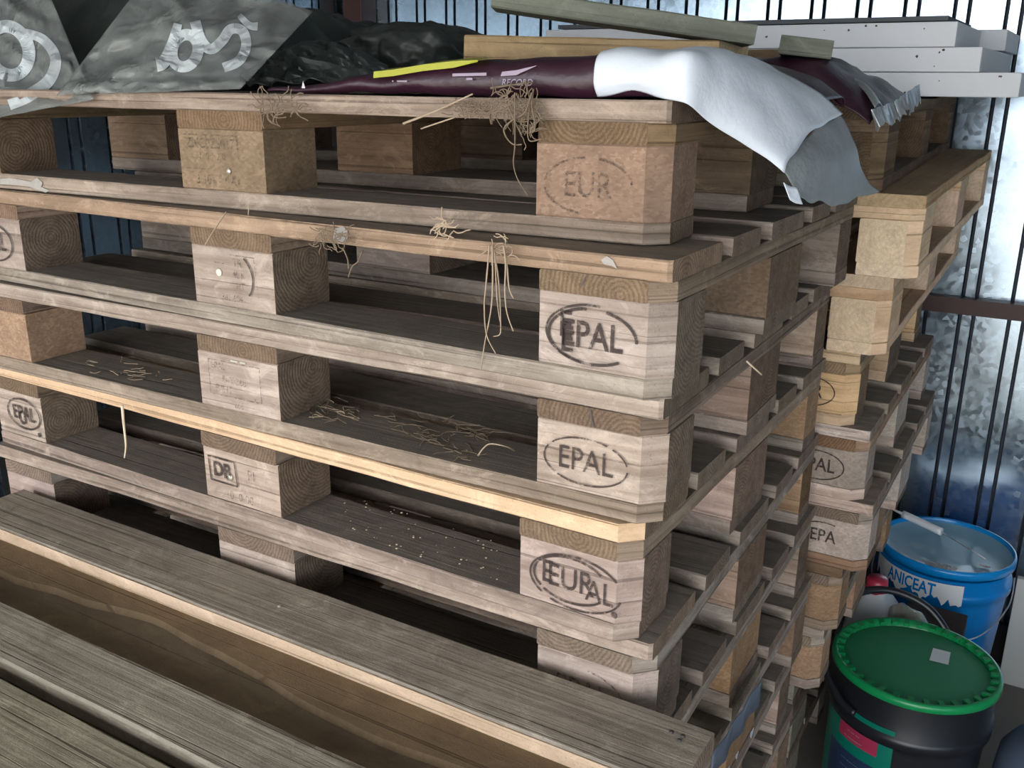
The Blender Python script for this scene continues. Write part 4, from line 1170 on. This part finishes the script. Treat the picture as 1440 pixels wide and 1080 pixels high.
cap = link('cap', lathe([(.0275,ct-.004),(.0285,ct),(.0275,ct+.030),(.023,ct+.036),(.0002,ct+.037)], 28), M['red'], cn)
bx_ = link('cardboard_box', box(-.075,.075,-.12,.12,0,.395,.004), M['box'], None, (.205, 1.545, FLOOR)); tag(bx_, 'dark brown box hidden behind the green lid, under the crumpled bottle', 'box')
bt = thing('crumpled_bottle', 'cloudy crumpled plastic bottle with yellow cap behind the green lid', 'bottle', (0,0,0))
pa, pb = at_y(1254, 842, 1.50), at_y(1300, 862, 1.46)
zz = FLOOR+.395
pa.z = pb.z = zz+.036
pa.x = max(pa.x, .125); pb.x = max(pb.x, .195)
axis = (pb-pa).normalized()
vs, fs = tube_vf([pa - axis*.03, pa - axis*.01, pa, pa.lerp(pb,.35), pa.lerp(pb,.7), pb, pb+axis*.02], .034, n=16)
vs = [Vector(v) for v in vs]
for i in range(7):
    k_ = (.25, .85, 1, .92, .95, .5, .33)[i]; c_ = sum((vs[i*16+q_] for q_ in range(16)), Vector())/16
    for q_ in range(16): vs[i*16+q_] = c_ + (vs[i*16+q_]-c_)*k_*(1+.22*noise.noise((i*1.3, q_*.9, 2)))
link('body', mesh(vs, fs, smooth=True), M['bottle'], bt)
link('cap', mesh(*tube_vf([pb+axis*.018, pb+axis*.036], .013, n=14)), M['yellow'], bt)
def roll_fn(seed):
    prof = [(.095,0),(.105,.05),(.105,.30),(.098,.36),(.07,.395),(.0005,.405)]
    return prof
rl_ = link('film_roll', lathe([(.10,0),(.108,.05),(.110,.28),(.104,.34),(.085,.375),(.045,.392),(.0005,.395)], 40), M['bluegrey'], None, (.505, 1.20, FLOOR)); tag(rl_, 'blue grey plastic sack standing at the right edge beside the green lidded bucket', 'sack')
p = at_y(1424, 815, 2.03)
pn = link('leaning_panel', box(0, .5, -.012, .012, 0, p.z-FLOOR, .002), M['panel'], None, (p.x+.012, 2.05, FLOOR)); tag(pn, 'off white board leaning at the right edge near the metal wall', 'board')
pn.rotation_euler = (-.02, .0, 0)

# ------------------------------------------------------------------ light
w = bpy.data.worlds.new('sky'); sc.world = w; w.use_nodes = True
bg = w.node_tree.nodes['Background']
bg.inputs[0].default_value = (.96, .975, 1.0, 1); bg.inputs[1].default_value = 1.7
sun_d = bpy.data.lights.new('sun', 'SUN'); sun_d.energy = 4.0; sun_d.angle = .02; sun_d.color = (1, .94, .85)
sun = bpy.data.objects.new('sun', sun_d); C.objects.link(sun)
sun.rotation_euler = (math.radians(28), math.radians(-16), 0)
sun.location = (-3, -6, 6)

sc.view_settings.view_transform = 'Standard'
sc.view_settings.look = 'None'
sc.view_settings.gamma = 1
sc.view_settings.use_curve_mapping = False
sc.view_settings.exposure = 1.9
sc.cycles.use_denoising = True
sc.cycles.max_bounces = 10
sc.cycles.diffuse_bounces = 3
sc.cycles.transparent_max_bounces = 16
